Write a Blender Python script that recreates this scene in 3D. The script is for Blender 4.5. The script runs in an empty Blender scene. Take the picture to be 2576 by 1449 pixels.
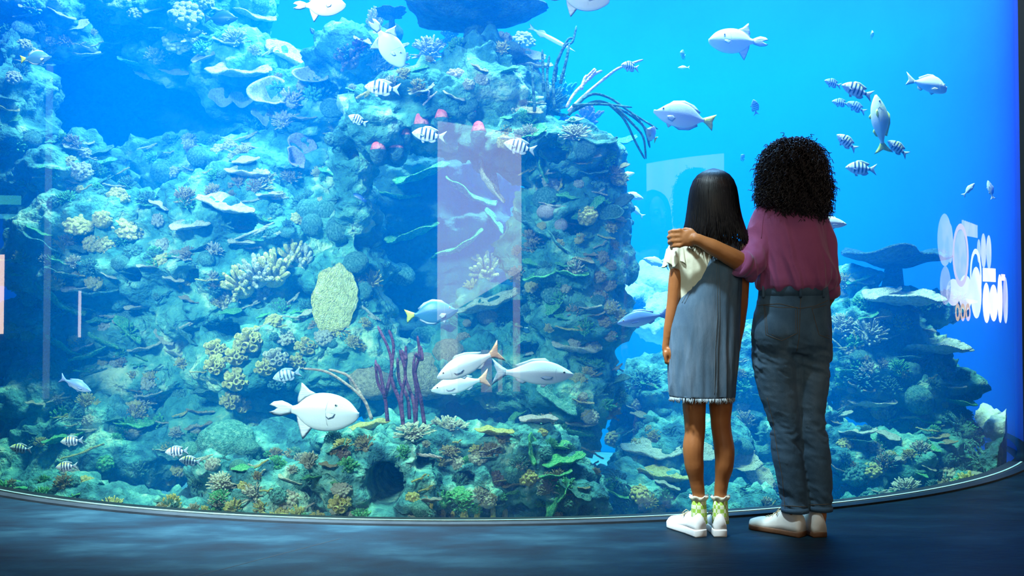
import bpy, math, random
import numpy as np
from mathutils import Vector, Matrix, Euler
from mathutils.bvhtree import BVHTree
PI = math.pi
SC = bpy.context.scene
COL = SC.collection
# ------------------------------------------------------------------ camera
F = 2504.4; CAMZ = 0.93; PITCH = math.radians(1.5)
cam_d = bpy.data.cameras.new('camera'); cam = bpy.data.objects.new('camera', cam_d); COL.objects.link(cam)
cam.location = (0, 0, CAMZ); cam.rotation_euler = (PI/2 + PITCH, 0, 0)
cam_d.sensor_width = 36; cam_d.lens = 36*F/2576; cam_d.clip_end = 60
SC.camera = cam
# ------------------------------------------------------------------ view, world
SC.view_settings.view_transform = 'Standard'; SC.view_settings.look = 'None'
SC.view_settings.gamma = 1.0; SC.view_settings.use_curve_mapping = False
SC.view_settings.exposure = 0.0
cy = SC.cycles
cy.max_bounces = 5; cy.diffuse_bounces = 2; cy.glossy_bounces = 2; cy.transmission_bounces = 2
cy.transparent_max_bounces = 8; cy.volume_bounces = 2; cy.use_denoising = True
cy.caustics_reflective = False; cy.caustics_refractive = False
cy.sample_clamp_indirect = 4.0
W = bpy.data.worlds.new('hall_gloom'); SC.world = W; W.use_nodes = True
W.node_tree.nodes['Background'].inputs[0].default_value = (0.02, 0.05, 0.09, 1)
W.node_tree.nodes['Background'].inputs[1].default_value = 0.15
# ------------------------------------------------------------------ lamps and added fill lights
CX, CY, CR = -0.25, 8.66, 4.23          # axis and radius of the round tank

def area(name, loc, target, sx, sy, power, color, spread=180):
    l = bpy.data.lights.new(name, 'AREA'); l.shape = 'RECTANGLE'; l.size = sx; l.size_y = sy
    l.energy = power; l.color = color; l.spread = math.radians(spread)
    o = bpy.data.objects.new(name, l); COL.objects.link(o); o.location = loc
    o.rotation_euler = (Vector(target)-Vector(loc)).to_track_quat('-Z', 'Y').to_euler()
    return o
area('tank_lamp_front', (0.4, 5.3, 8.3), (0.4, 6.0, 0.6), 3.4, 0.6, 2300, (0.68, 0.90, 0.95))
area('tank_lamp_centre', (1.2, 8.4, 8.4), (0.9, 8.6, 0.0), 4.0, 3.5, 1500, (0.22, 0.50, 1.0))
area('hall_front_fill', (-3.2, -1.2, 4.8), (-1.5, 6.2, 1.2), 1.4, 0.4, 110, (0.72, 0.95, 0.92), 42)  # added fill: brightens fish and reef fronts from the hall side
area('low_reef_fill', (-1.8, 2.6, 6.1), (-0.9, 5.4, 0.2), 1.6, 0.3, 520, (0.66, 0.88, 0.97), 34)  # second added fill, brightens the low reef just behind the acrylic
area('hall_lamp', (2.3, 1.6, 4.6), (1.3, 4.3, 0.7), 0.8, 0.5, 16, (1.0, 0.55, 0.28))

# ------------------------------------------------------------------ geometry helpers
CP, SP = math.cos(PITCH), math.sin(PITCH)
def ray(px, py):
    x = (px-1288)/F; z = -(py-724.5)/F
    return Vector((x, CP - z*SP, SP + z*CP))
def P(px, py, y):
    """the point of the place seen at a photo position, at distance y from the lens plane"""
    d = ray(px, py); t = y/d.y
    return Vector((d.x*t, y, CAMZ + d.z*t))
def mpp(y): return y/F               # metres per photo pixel at that distance

class MB:
    def __init__(s): s.v = []; s.f = []; s.m = []
    def add(s, vs, fs, mi=0):
        o = len(s.v); s.v.extend([tuple(v) for v in vs]); s.f.extend([tuple(i+o for i in f) for f in fs]); s.m.extend([mi]*len(fs))
        return s
    def loft(s, rings, mi=0, cap=True, closed=True):
        n = len(rings[0]); vs = [p for r in rings for p in r]; fs = []
        for i in range(len(rings)-1):
            for j in range(n if closed else n-1):
                k = (j+1) % n
                fs.append((i*n+j, i*n+k, (i+1)*n+k, (i+1)*n+j))
        if cap and closed:
            fs.append(tuple(range(n-1, -1, -1))); fs.append(tuple((len(rings)-1)*n+j for j in range(n)))
        return s.add(vs, fs, mi)
    def tube(s, pts, rad, n=8, mi=0, flat=1.0, up=None):
        pts = [Vector(p) for p in pts]
        if not hasattr(rad, '__len__'): rad = [rad]*len(pts)
        rings = []; a = None
        for i, p in enumerate(pts):
            t = (pts[min(i+1, len(pts)-1)] - pts[max(i-1, 0)])
            if t.length < 1e-9: t = Vector((0, 0, 1))
            t.normalize()
            if a is None:
                a = (Vector(up) if up else (Vector((0, 0, 1)) if abs(t.z) < .9 else Vector((1, 0, 0))))
            a = (a - t*a.dot(t))
            if a.length < 1e-6: a = t.orthogonal()
            a.normalize(); b = t.cross(a)
            rings.append([p + (a*math.cos(q)*flat + b*math.sin(q))*rad[i] for q in (2*PI*k/n for k in range(n))])
        return s.loft(rings, mi)
    def ell(s, c, r, nu=20, nv=12, mi=0, rot=None):
        vs = []; fs = []
        for i in range(nv+1):
            th = PI*i/nv
            for j in range(nu):
                ph = 2*PI*j/nu
                v = Vector((r[0]*math.sin(th)*math.cos(ph), r[1]*math.sin(th)*math.sin(ph), r[2]*math.cos(th)))
                if rot is not None: v = rot @ v
                vs.append(v + Vector(c))
        for i in range(nv):
            for j in range(nu):
                k = (j+1) % nu
                fs.append((i*nu+j, (i+1)*nu+j, (i+1)*nu+k, i*nu+k))
        return s.add(vs, fs, mi)
    def box(s, a, b, mi=0):
        x0, y0, z0 = a; x1, y1, z1 = b
        v = [(x0,y0,z0),(x1,y0,z0),(x1,y1,z0),(x0,y1,z0),(x0,y0,z1),(x1,y0,z1),(x1,y1,z1),(x0,y1,z1)]
        return s.add(v, [(0,3,2,1),(4,5,6,7),(0,1,5,4),(1,2,6,5),(2,3,7,6),(3,0,4,7)], mi)
    def prism(s, poly, y0, y1, mi=0):
        """closed outline in x,z given a thickness in y"""
        n = len(poly); vs = [(x, y0, z) for x, z in poly] + [(x, y1, z) for x, z in poly]
        fs = [tuple(range(n)), tuple(range(2*n-1, n-1, -1))] + [(i, n+i, n+(i+1) % n, (i+1) % n) for i in range(n)]
        return s.add(vs, fs, mi)
    def mesh(s, name='mesh', smooth=True):
        me = bpy.data.meshes.new(name); me.from_pydata(s.v, [], s.f)
        me.validate(verbose=False); me.update()
        if len(me.polygons) == len(s.m): me.polygons.foreach_set('material_index', s.m)
        if smooth: me.polygons.foreach_set('use_smooth', [True]*len(me.polygons))
        return me

def link(name, me, mats, parent=None, smooth=True):
    if isinstance(me, MB): me = me.mesh(name, smooth)
    me.name = name
    if not isinstance(mats, (list, tuple)): mats = [mats]
    for m in mats: me.materials.append(m)
    o = bpy.data.objects.new(name, me); COL.objects.link(o)
    if parent is not None: o.parent = parent
    return o
def tag(o, label=None, cat=None, group=None, kind=None):
    if label: o['label'] = label
    if cat: o['category'] = cat
    if group: o['group'] = group
    if kind: o['kind'] = kind
    return o
def thing(name, loc, label, cat, group=None):
    o = bpy.data.objects.new(name, None); COL.objects.link(o); o.location = loc; o.empty_display_size = .1
    return tag(o, label, cat, group)
def dup(o, parent=None):
    c = o.copy(); COL.objects.link(c)
    if parent is not None: c.parent = parent
    for ch in o.children: dup(ch, c)
    return c
def to_mesh(o):
    dg = bpy.context.evaluated_depsgraph_get(); dg.update()
    me = bpy.data.meshes.new_from_object(o.evaluated_get(dg)); 
    old = o.data; bpy.data.objects.remove(o); bpy.data.meshes.remove(old)
    return me
def fuse(mb, voxel, smooth=0, sub=0):
    """one continuous skin around everything in the builder"""
    o = link('tmp', mb, [])
    m = o.modifiers.new('r', 'REMESH'); m.mode = 'VOXEL'; m.voxel_size = voxel; m.use_smooth_shade = True
    if smooth:
        k = o.modifiers.new('s', 'SMOOTH'); k.iterations = smooth; k.factor = .5
    return to_mesh(o)
def getv(me):
    a = np.empty(len(me.vertices)*3); me.vertices.foreach_get('co', a); return a.reshape(-1, 3)
def setv(me, a):
    me.vertices.foreach_set('co', a.ravel()); me.update()
def getn(me):
    a = np.empty(len(me.vertices)*3); me.vertices.foreach_get('normal', a); return a.reshape(-1, 3)
def _h(ix, iy, iz, seed):
    n = (ix*374761393 + iy*668265263 + iz*2147483647 + seed*1274126177) & 0xffffffff
    n = ((n ^ (n >> 13)) * 1274126177) & 0xffffffff
    return ((n ^ (n >> 16)) & 0xffff)/65535.0
def vnoise(p, s=1.0, seed=0):
    q = p*s; i = np.floor(q).astype(np.int64); f = q-i; f = f*f*(3-2*f); r = 0
    for a in (0, 1):
        for b in (0, 1):
            for c in (0, 1):
                w = (f[:, 0] if a else 1-f[:, 0])*(f[:, 1] if b else 1-f[:, 1])*(f[:, 2] if c else 1-f[:, 2])
                r = r + w*_h(i[:, 0]+a, i[:, 1]+b, i[:, 2]+c, seed)
    return r*2-1
def fbm(p, s, o=4, seed=0, g=.5):
    r = 0; a = 1.0
    for k in range(o): r = r + a*vnoise(p, s, seed+k*7); s *= 2.03; a *= g
    return r
def worley(p, s, seed=0):
    q = p*s; i = np.floor(q).astype(np.int64); best = np.full(len(p), 9.0)
    for a in (-1, 0, 1):
        for b in (-1, 0, 1):
            for c in (-1, 0, 1):
                x, y, z = i[:, 0]+a, i[:, 1]+b, i[:, 2]+c
                d = (x+_h(x, y, z, seed)-q[:, 0])**2 + (y+_h(x, y, z, seed+1)-q[:, 1])**2 + (z+_h(x, y, z, seed+2)-q[:, 2])**2
                best = np.minimum(best, d)
    return np.sqrt(best)

# ------------------------------------------------------------------ materials
def newmat(name):
    m = bpy.data.materials.new(name); m.use_nodes = True; nt = m.node_tree; nt.nodes.clear()
    out = nt.nodes.new('ShaderNodeOutputMaterial'); return m, nt, out
def N(nt, t, **kw):
    n = nt.nodes.new(t)
    for k, v in kw.items():
        if k.startswith('i_'): n.inputs[k[2:].replace('_', ' ')].default_value = v
        else: setattr(n, k, v)
    return n
def c4(c): return (c[0], c[1], c[2], 1)
def srgb(r, g, b):
    return tuple(((v/255)/12.92 if v/255 <= .04045 else ((v/255+.055)/1.055)**2.4) for v in (r, g, b))
def pmat(name, cols, scale=8, rough=.8, bump=.3, bscale=None, tex='noise', detail=6, sheen=0, spec=.3, stretch=None, pos=None, metal=0, sss=0, bdist=.01):
    """procedural surface: colour bands laid over noise or cells, with bump"""
    m, nt, out = newmat(name); L = nt.links.new
    b = N(nt, 'ShaderNodeBsdfPrincipled'); b.inputs['Roughness'].default_value = rough
    b.inputs['Specular IOR Level'].default_value = spec; b.inputs['Metallic'].default_value = metal
    if sheen: b.inputs['Sheen Weight'].default_value = sheen
    tc = N(nt, 'ShaderNodeTexCoord'); src = tc.outputs['Object']
    if stretch:
        mp = N(nt, 'ShaderNodeMapping'); mp.inputs['Scale'].default_value = stretch; L(src, mp.inputs[0]); src = mp.outputs[0]
    if tex == 'noise':
        t = N(nt, 'ShaderNodeTexNoise'); t.inputs['Scale'].default_value = scale; t.inputs['Detail'].default_value = detail; t.inputs['Roughness'].default_value = .65
        o = t.outputs['Fac']
    else:
        t = N(nt, 'ShaderNodeTexVoronoi'); t.inputs['Scale'].default_value = scale; o = t.outputs['Distance']
    L(src, t.inputs['Vector'])
    cr = N(nt, 'ShaderNodeValToRGB'); L(o, cr.inputs[0]); e = cr.color_ramp.elements
    n = len(cols)
    if pos is None:
        pos = [.5] if n == 1 else [(.34 + .32*i/(n-1)) if tex == 'noise' else (.05+.6*i/(n-1)) for i in range(n)]
    while len(e) < n: e.new(.5)
    for i in range(n): e[i].position = pos[i]; e[i].color = c4(cols[i])
    if n == 1: e[1].color = c4(cols[0])
    L(cr.outputs[0], b.inputs['Base Color'])
    if bump:
        t2 = N(nt, 'ShaderNodeTexNoise'); t2.inputs['Scale'].default_value = bscale or scale*3; t2.inputs['Detail'].default_value = 5; L(src, t2.inputs['Vector'])
        bp = N(nt, 'ShaderNodeBump'); bp.inputs['Strength'].default_value = bump; bp.inputs['Distance'].default_value = bdist
        L(t2.outputs['Fac'] if tex == 'noise' else o, bp.inputs['Height']); L(bp.outputs[0], b.inputs['Normal'])
    L(b.outputs[0], out.inputs[0]); return m
def emat(name, col, strength, col2=None, scale=3, stretch=None):
    m, nt, out = newmat(name); L = nt.links.new
    e = N(nt, 'ShaderNodeEmission'); e.inputs[1].default_value = strength; e.inputs[0].default_value = c4(col)
    if col2:
        tc = N(nt, 'ShaderNodeTexCoord'); mp = N(nt, 'ShaderNodeMapping'); mp.inputs['Scale'].default_value = stretch or (1, 1, 1)
        t = N(nt, 'ShaderNodeTexNoise'); t.inputs['Scale'].default_value = scale
        cr = N(nt, 'ShaderNodeValToRGB'); cr.color_ramp.elements[0].position = .4; cr.color_ramp.elements[1].position = .6
        cr.color_ramp.elements[0].color = c4(col); cr.color_ramp.elements[1].color = c4(col2)
        L(tc.outputs['Object'], mp.inputs[0]); L(mp.outputs[0], t.inputs['Vector']); L(t.outputs['Fac'], cr.inputs[0]); L(cr.outputs[0], e.inputs[0])
    L(e.outputs[0], out.inputs[0]); return m

# ------------------------------------------------------------------ the hall
floor_m = pmat('blue_tinted_concrete', [(.0005,.004,.009),(.0014,.011,.020),(.007,.026,.038)], scale=2.6, rough=.62, bump=.35, bscale=22, detail=10, stretch=(.7,1.6,1), pos=[.38,.52,.66], bdist=.006, spec=.12)  # blue light from the tank is put into the concrete's tint
kerb_m = pmat('kerb_concrete', [(.004,.007,.011),(.012,.018,.024)], scale=5, rough=.55, bump=.3, bscale=30, bdist=.004)
dark_m = pmat('black_paint', [(.004,.004,.006),(.007,.007,.009)], scale=3, rough=.6, bump=0)
def ring_pts(r, a0, a1, n): return [(CX + r*math.sin(a0+(a1-a0)*i/n), CY - r*math.cos(a0+(a1-a0)*i/n)) for i in range(n+1)]
A0, A1 = -math.atan2(3.15, 2.82), math.atan2(3.455, 2.47)
def sq(a):
    dx, dy = math.sin(a), -math.cos(a)
    ts = [((7-CX)/dx if dx > 1e-6 else (-7-CX)/dx if dx < -1e-6 else 1e9), ((13.6-CY)/dy if dy > 1e-6 else (-6.5-CY)/dy if dy < -1e-6 else 1e9)]
    t = min(ts); return (CX+dx*t, CY+dy*t)
n = 240; aa = [2*PI*k/n for k in range(n)]
m = MB()
for z, fl in ((0, 0), (-.1, 1)):
    vs = [(CX+(CR-.1)*math.sin(a), CY-(CR-.1)*math.cos(a), z) for a in aa] + [(*sq(a), z) for a in aa]
    m.add(vs, [((k, (k+1) % n, n+(k+1) % n, n+k) if fl else (k, n+k, n+(k+1) % n, (k+1) % n)) for k in range(n)])
tag(link('floor', m, floor_m, smooth=False), kind='structure')
m = MB(); m.box((-7, -6.5, 9.0), (7, 13.6, 9.1)); tag(link('ceiling', m, dark_m, smooth=False), kind='structure')
m = MB(); m.box((-7.1, -6.5, 0), (-7, 13.6, 9)); tag(link('wall_left', m, dark_m, smooth=False), kind='structure')
m = MB(); m.box((7, -6.5, 0), (7.1, 13.6, 9)); tag(link('wall_right', m, dark_m, smooth=False), kind='structure')
m = MB(); m.box((-7, -6.6, 0), (7, -6.5, 9)); tag(link('wall_back', m, dark_m, smooth=False), kind='structure')
m = MB(); m.box((-7, 13.6, 0), (7, 13.7, 9)); tag(link('wall_front', m, dark_m, smooth=False), kind='structure')

def arc_solid(m, r0, r1, z0, z1, a0, a1, n, mi=0):
    i_ = ring_pts(r0, a0, a1, n); o_ = ring_pts(r1, a0, a1, n)
    rings = [[(i_[k][0], i_[k][1], z0), (o_[k][0], o_[k][1], z0), (o_[k][0], o_[k][1], z1), (i_[k][0], i_[k][1], z1)] for k in range(n+1)]
    return m.loft(rings, mi)
m = MB(); arc_solid(m, CR-.10, CR+.045, 0, .010, A0, A1, 120); tag(link('trim_1', m, kerb_m, smooth=False), kind='structure')
m = MB(); arc_solid(m, CR-.07, CR+.10, 3.45, 9, A0-.05, A1+.05, 80); tag(link('trim_2', m, dark_m, smooth=False), kind='structure')
m = MB(); arc_solid(m, CR-.015, CR+.02, 0, 9, A1, A1+.05, 6); tag(link('trim_3', m, dark_m, smooth=False), kind='structure')
m = MB(); arc_solid(m, CR-.14, CR+.10, 0, 9, A0-.10, A0, 6); tag(link('trim_4', m, dark_m, smooth=False), kind='structure')
# the tank's own painted wall behind the reef
tankwall_m = pmat('blue_tank_wall', [(.008,.070,.48),(.010,.092,.56)], scale=.8, rough=.9, bump=.1)
m = MB(); arc_solid(m, CR-.02, CR+.10, -.8, 8.9, A1+.03, 2*PI+A0-.09, 160); tag(link('wall_tank', m, tankwall_m, smooth=False), kind='structure')
# bright silicone seam along the foot of the acrylic
seam_m = pmat('pale_seam', [(.45,.60,.65),(.75,.85,.85)], scale=14, rough=.4, bump=.3)
m = MB(); arc_solid(m, CR-.034, CR-.022, .004, .014, A0, A1, 160); tag(link('trim_5', m, seam_m, smooth=False), kind='structure')
sand_m = pmat('pale_sand', [(.35,.42,.38),(.62,.66,.58)], scale=5, rough=.95, bump=.5, bscale=40)
def disc(r, z, n=120): return [(CX+r*math.cos(2*PI*i/n), CY+r*math.sin(2*PI*i/n), z) for i in range(n)]
m = MB(); m.loft([disc(CR-.13, -.84), disc(CR-.13, -.8)]); tag(link('floor_tank', m, sand_m, smooth=False), 'pale sand covering the bottom of the tank', kind='structure')
# acrylic
g, nt, out = newmat('acrylic'); L = nt.links.new
tr = N(nt, 'ShaderNodeBsdfTransparent'); tr.inputs[0].default_value = (.97,.99,1,1)
gl = N(nt, 'ShaderNodeBsdfGlossy'); gl.inputs['Roughness'].default_value = .012
fr = N(nt, 'ShaderNodeFresnel'); fr.inputs[0].default_value = 1.49
ml = N(nt, 'ShaderNodeMath', operation='MULTIPLY'); ml.inputs[1].default_value = 1.35; ml.use_clamp = True
mx = N(nt, 'ShaderNodeMixShader'); L(fr.outputs[0], ml.inputs[0]); L(ml.outputs[0], mx.inputs[0]); L(tr.outputs[0], mx.inputs[1]); L(gl.outputs[0], mx.inputs[2]); L(mx.outputs[0], out.inputs[0])
m = MB(); n = 160; rp = ring_pts(CR-.01, A0, A1, n)
m.loft([[(x, y, z) for x, y in rp] for z in (.012, 3.45)], cap=False, closed=False)
tag(link('window_1', m, g), 'curved clear acrylic wall of the round tank', kind='structure')
# water
wm, nt, out = newmat('sea_water'); L = nt.links.new
sc_ = N(nt, 'ShaderNodeVolumeScatter'); sc_.inputs['Color'].default_value = (.0,.195,.72,1); sc_.inputs['Density'].default_value = .27; sc_.inputs['Anisotropy'].default_value = 0.0
ab = N(nt, 'ShaderNodeVolumeAbsorption'); ab.inputs['Color'].default_value = (.0,.90,.98,1); ab.inputs['Density'].default_value = .17
ad = N(nt, 'ShaderNodeAddShader'); L(sc_.outputs[0], ad.inputs[0]); L(ab.outputs[0], ad.inputs[1]); L(ad.outputs[0], out.inputs['Volume'])
m = MB(); m.loft([disc(CR-.09, -.79, 160), disc(CR-.09, 3.6, 160)])
tag(link('sea_water', m, wm, smooth=False), 'clear blue sea water filling the round tank', 'water', kind='stuff')
# ------------------------------------------------------------------ reef rock
rockA = pmat('reef_rock', [(.01,.07,.075),(.04,.19,.17),(.12,.34,.25),(.50,.62,.38)], scale=3.2, rough=.9, bump=1.0, bscale=26, detail=10, pos=[.34,.46,.56,.66], bdist=.04)
rockB = pmat('mossy_rock', [(.012,.07,.10),(.04,.18,.19),(.12,.36,.30),(.50,.66,.46)], scale=4.5, rough=.9, bump=1.0, bscale=30, detail=10, pos=[.36,.47,.57,.68], bdist=.04)
rockD = pmat('rock_painted_shade', [(.02,.07,.10),(.04,.14,.16),(.08,.22,.20)], scale=3, rough=.95, bump=1.0, bscale=20, detail=9, bdist=.04)  # darker copy of the reef rock, cave shade put into its colour
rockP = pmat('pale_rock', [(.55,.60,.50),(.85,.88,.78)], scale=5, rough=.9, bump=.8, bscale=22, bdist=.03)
BVHS = []
def reef(label, ells, mat, voxel=.020, amp=.10, seed=0, fine=.045, register=True, holes=()):
    m = MB(); mats = mat
    for (px, py, y, rx, rz, ry) in ells:
        k = mpp(y); m.ell(P(px, py, y), (rx*k, ry, rz*k), 24, 14)
    me = fuse(m, voxel)
    v = getv(me); nrm = getn(me)
    big = fbm(v, 1.7, 3, seed)
    w = worley(v*np.array([1, 1, 1.5]), 4.0, seed+3); w2 = worley(v*np.array([1, 1, 1.7]), 11.0, seed+5)
    d = amp*big + amp*.9*(.55-w) + fine*(.5-w2)*1.3 + fine*.7*fbm(v, 16, 3, seed+9) + fine*1.2*np.maximum(0, vnoise(v, 7.5, seed+12)-.25)
    v2 = v + nrm*d[:, None]
    # shelving: strata jut out sideways like ledges
    v2[:, :2] += nrm[:, :2]*(amp*.45*np.sin(v[:, 2]*17+3*vnoise(v, 1.3, seed+2)))[:, None]
    v2[:, 2] = np.maximum(v2[:, 2], -.79)
    rr = np.hypot(v2[:, 0]-CX, v2[:, 1]-CY); k = np.where(rr > CR-.16, (CR-.16)/rr, 1)
    v2[:, 0] = CX+(v2[:, 0]-CX)*k; v2[:, 1] = CY+(v2[:, 1]-CY)*k
    for (hx, hy, rx, ry, dep) in holes:                       # openings worn into the rock
        q = v2 - np.array([0, 0, CAMZ]); zz = (-q[:, 1]*SP + q[:, 2]*CP)/(q[:, 1]*CP + q[:, 2]*SP); xx = q[:, 0]/(q[:, 1]*CP + q[:, 2]*SP)
        e = ((xx*F+1288-hx)/rx)**2 + ((724.5-zz*F-hy)/ry)**2; t_ = np.clip((1.25-e)/.5, 0, 1)
        vis = nrm[:, 1] < .35
        v2[:, 1] += np.where(vis, t_*t_*(3-2*t_)*dep, 0)
    setv(me, v2)
    o = link('reef_rock', me, mats)
    me.polygons.foreach_set('use_smooth', [True]*len(me.polygons))
    tag(o, label, 'rock')
    if register: BVHS.append((BVHTree.FromPolygons([tuple(x) for x in v2], [tuple(p.vertices) for p in me.polygons]), o))
    return o
reef('big arched reef rock with a dark cave under its rounded top', [
 (1130,275,6.1,270,115,.45),(1225,200,6.1,140,110,.42),(950,310,6.0,95,95,.36),(1290,350,6.0,130,90,.4),(1400,390,6.0,140,80,.38),
 (1470,470,6.1,100,115,.33),(1410,620,6.1,140,160,.42),(1440,800,6.1,105,180,.38),(1400,980,6.0,120,150,.4),
 (900,480,6.2,60,190,.32),(900,700,6.3,80,180,.32),(870,900,6.2,140,130,.36),(1240,920,6.2,160,110,.36),(1240,780,6.5,110,70,.3),(1000,960,6.3,150,90,.3)], rockA, seed=1, amp=.085, holes=[(1395,372,42,30,.35),(878,380,16,18,.25),(1450,560,30,26,.3),(1330,880,26,20,.3)])
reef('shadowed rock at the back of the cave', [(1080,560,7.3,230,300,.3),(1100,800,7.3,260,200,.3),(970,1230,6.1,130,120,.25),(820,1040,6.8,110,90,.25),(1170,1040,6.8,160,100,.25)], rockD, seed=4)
reef('low ledge of reef rock with a round hole in front', [
 (1120,1108,5.45,330,45,.33),(880,1200,5.1,90,130,.24),(1052,1220,5.1,50,130,.24),(965,1125,5.2,110,48,.24),(960,1345,4.95,170,62,.22),
 (1200,1230,5.3,140,125,.28),(1350,1190,5.35,130,130,.30),(1430,1250,5.2,75,120,.26),(1230,1380,5.0,260,70,.22),(1480,1400,5.1,120,70,.2)], rockB, voxel=.02, amp=.06, seed=8, holes=[(965,1222,44,52,.8),(1165,1208,24,20,.3),(1060,1170,22,16,.25)])
reef('mossy boulders along the foot of the tank left of the round hole', [
 (680,1260,5.2,150,100,.30),(500,1320,5.1,110,60,.26),(570,1190,5.5,75,60,.28),(760,1130,5.8,120,70,.3),(800,1370,4.95,110,60,.2),(600,1380,5.0,160,70,.22)], rockB, voxel=.02, amp=.06, seed=12)
reef('broad sloping reef wall on the left side of the tank', [
 (300,640,6.9,300,170,.55),(600,650,6.7,260,220,.55),(200,470,7.0,110,120,.4),(700,470,7.0,190,150,.45),(450,440,7.6,250,110,.4),
 (700,900,6.4,200,130,.45),(400,900,6.9,280,140,.45),(130,860,7.0,160,200,.4),(620,1060,6.6,200,110,.4),(850,620,6.7,120,200,.4)], rockA, seed=15, holes=[(208,612,16,24,.35),(470,690,26,20,.35),(600,560,40,24,.35),(560,830,40,20,.4),(330,690,20,16,.3)])
reef('dim green rock spread low at the left end of the tank', [(250,1130,6.5,300,110,.45),(60,1220,6.0,150,60,.35),(450,1130,6.6,200,90,.4),(120,1020,6.7,160,90,.4),(330,1320,5.6,250,60,.3),(120,1290,5.6,160,60,.25),(200,1400,5.4,200,60,.2)], rockB, seed=19)
reef('sunlit upper reef ridge sloping down from the top left', [
 (540,60,7.8,130,90,.45),(640,190,7.5,130,80,.4),(780,290,7.0,110,110,.38),(330,40,7.9,220,70,.4),(100,60,7.6,160,80,.4),(40,300,7.2,70,240,.35),(480,150,8.0,140,70,.35),(400,10,8.2,300,60,.4),(890,150,6.7,90,80,.3)], rockA, seed=23)
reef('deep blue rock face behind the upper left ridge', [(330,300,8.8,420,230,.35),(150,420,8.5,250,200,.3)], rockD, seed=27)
reef('broken reef mound on the right side of the tank', [
 (2180,900,7.0,150,170,.45),(2300,990,6.9,130,180,.45),(2180,1180,6.5,190,105,.42),(2350,1190,6.5,115,105,.36),(2310,775,7.2,120,30,.3),(2150,760,7.2,50,90,.25),(2400,960,6.8,50,90,.25),(2250,1290,6.0,200,70,.25),(2440,1250,6.1,80,60,.15)], rockA, seed=31)
reef('reef mound in the middle distance behind the two people', [
 (1650,1060,6.9,120,150,.4),(1750,1170,6.4,190,110,.38),(1900,1000,7.0,190,190,.45),(2020,1150,6.5,130,130,.4),(1600,1250,5.9,100,70,.3),(1850,1310,5.7,220,60,.25),(2080,1290,5.8,120,70,.25)], rockB, seed=35)
reef('brightly lit pale rock far off beside the arched rock', [(1630,725,9.6,75,40,.3),(1570,770,9.4,80,45,.3),(1680,800,9.3,120,40,.3)], rockP, seed=39)
reef('little pale outcrop beside the right black post', [(2540,1080,6.7,60,30,.12),(2500,1062,6.9,40,26,.1)], rockP, voxel=.02, amp=.03, seed=41)
reef('low rocks at the foot of the right black post', [(2510,1190,6.35,70,60,.14),(2560,1150,6.5,50,40,.12)], rockB, voxel=.02, amp=.04, seed=43)
# ------------------------------------------------------------------ corals and sponges
R = random.Random(7)
PAL = dict(cream=[(.42,.46,.34),(.80,.82,.58),(.95,.95,.78)], yellow=[(.50,.48,.12),(.95,.88,.25),(1.0,.97,.50)], green=[(.06,.42,.14),(.14,.75,.28),(.50,.95,.40)],
 teal=[(.04,.18,.16),(.10,.38,.32),(.30,.60,.46)], lavender=[(.38,.30,.52),(.66,.54,.78),(.85,.78,.88)], purple=[(.05,.012,.05),(.11,.035,.09),(.18,.07,.13)],
 pink=[(.75,.08,.12),(.92,.18,.20),(.95,.35,.32)], tan=[(.32,.28,.13),(.58,.50,.25),(.78,.69,.38)], dark=[(.01,.05,.06),(.03,.11,.11),(.06,.17,.15)],
 brown=[(.14,.10,.09),(.30,.22,.18),(.45,.36,.28)], rosy=[(.60,.46,.42),(.88,.72,.66),(.96,.85,.78)])
CM = {k: pmat(k+'_coral', v, scale=7, rough=.85, bump=.9, bscale=22, bdist=.05) for k, v in PAL.items()}
WORD = dict(cream='cream', yellow='pale yellow', green='bright green', teal='teal green', lavender='lavender', purple='dark purple', pink='pink', tan='tan', dark='dark blue green', brown='brownish', rosy='pinkish white')

def sph_dirs(n, zmin, rnd):
    out = []
    for i in range(n):
        z = 1-(1-zmin)*(i+.5)/n; a = i*2.39996 + rnd.uniform(-.3, .3); r = math.sqrt(max(0, 1-z*z))
        out.append(Vector((r*math.cos(a), r*math.sin(a), z)))
    return out
def g_plate(seed):
    rnd = random.Random(seed); n = 90; k = 8; m = MB(); ph = [rnd.uniform(0, 6.28) for _ in range(8)]
    rad = [1+.13*math.sin(2*a+ph[0])+.08*math.sin(3*a+ph[1])+.06*math.sin(7*a+ph[2])+.035*math.sin(13*a+ph[3])+rnd.uniform(-.022, .022) for a in (2*PI*j/n for j in range(n))]
    def zz(u, a): return .16*u*u + .07*u*math.sin(3*a+ph[4]) + .05*u*u*math.sin(6*a+ph[5]) + .03*math.sin(9*u+ph[6]+2*a)
    rings = []
    for i in range(1, k+1):
        u = i/k; rings.append([(rad[j]*u*math.cos(2*PI*j/n), rad[j]*u*math.sin(2*PI*j/n), zz(u, 2*PI*j/n)+.025) for j in range(n)])
    rings.append([(rad[j]*1.03*math.cos(2*PI*j/n), rad[j]*1.03*math.sin(2*PI*j/n), zz(1, 2*PI*j/n)-.025) for j in range(n)])
    for i in range(k, 0, -1):
        u = i/k; t = .07 + .16*(1-u); rings.append([(rad[j]*u*.97*math.cos(2*PI*j/n), rad[j]*u*.97*math.sin(2*PI*j/n), zz(u, 2*PI*j/n)-t) for j in range(n)])
    m.loft(rings); return m.mesh()
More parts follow.
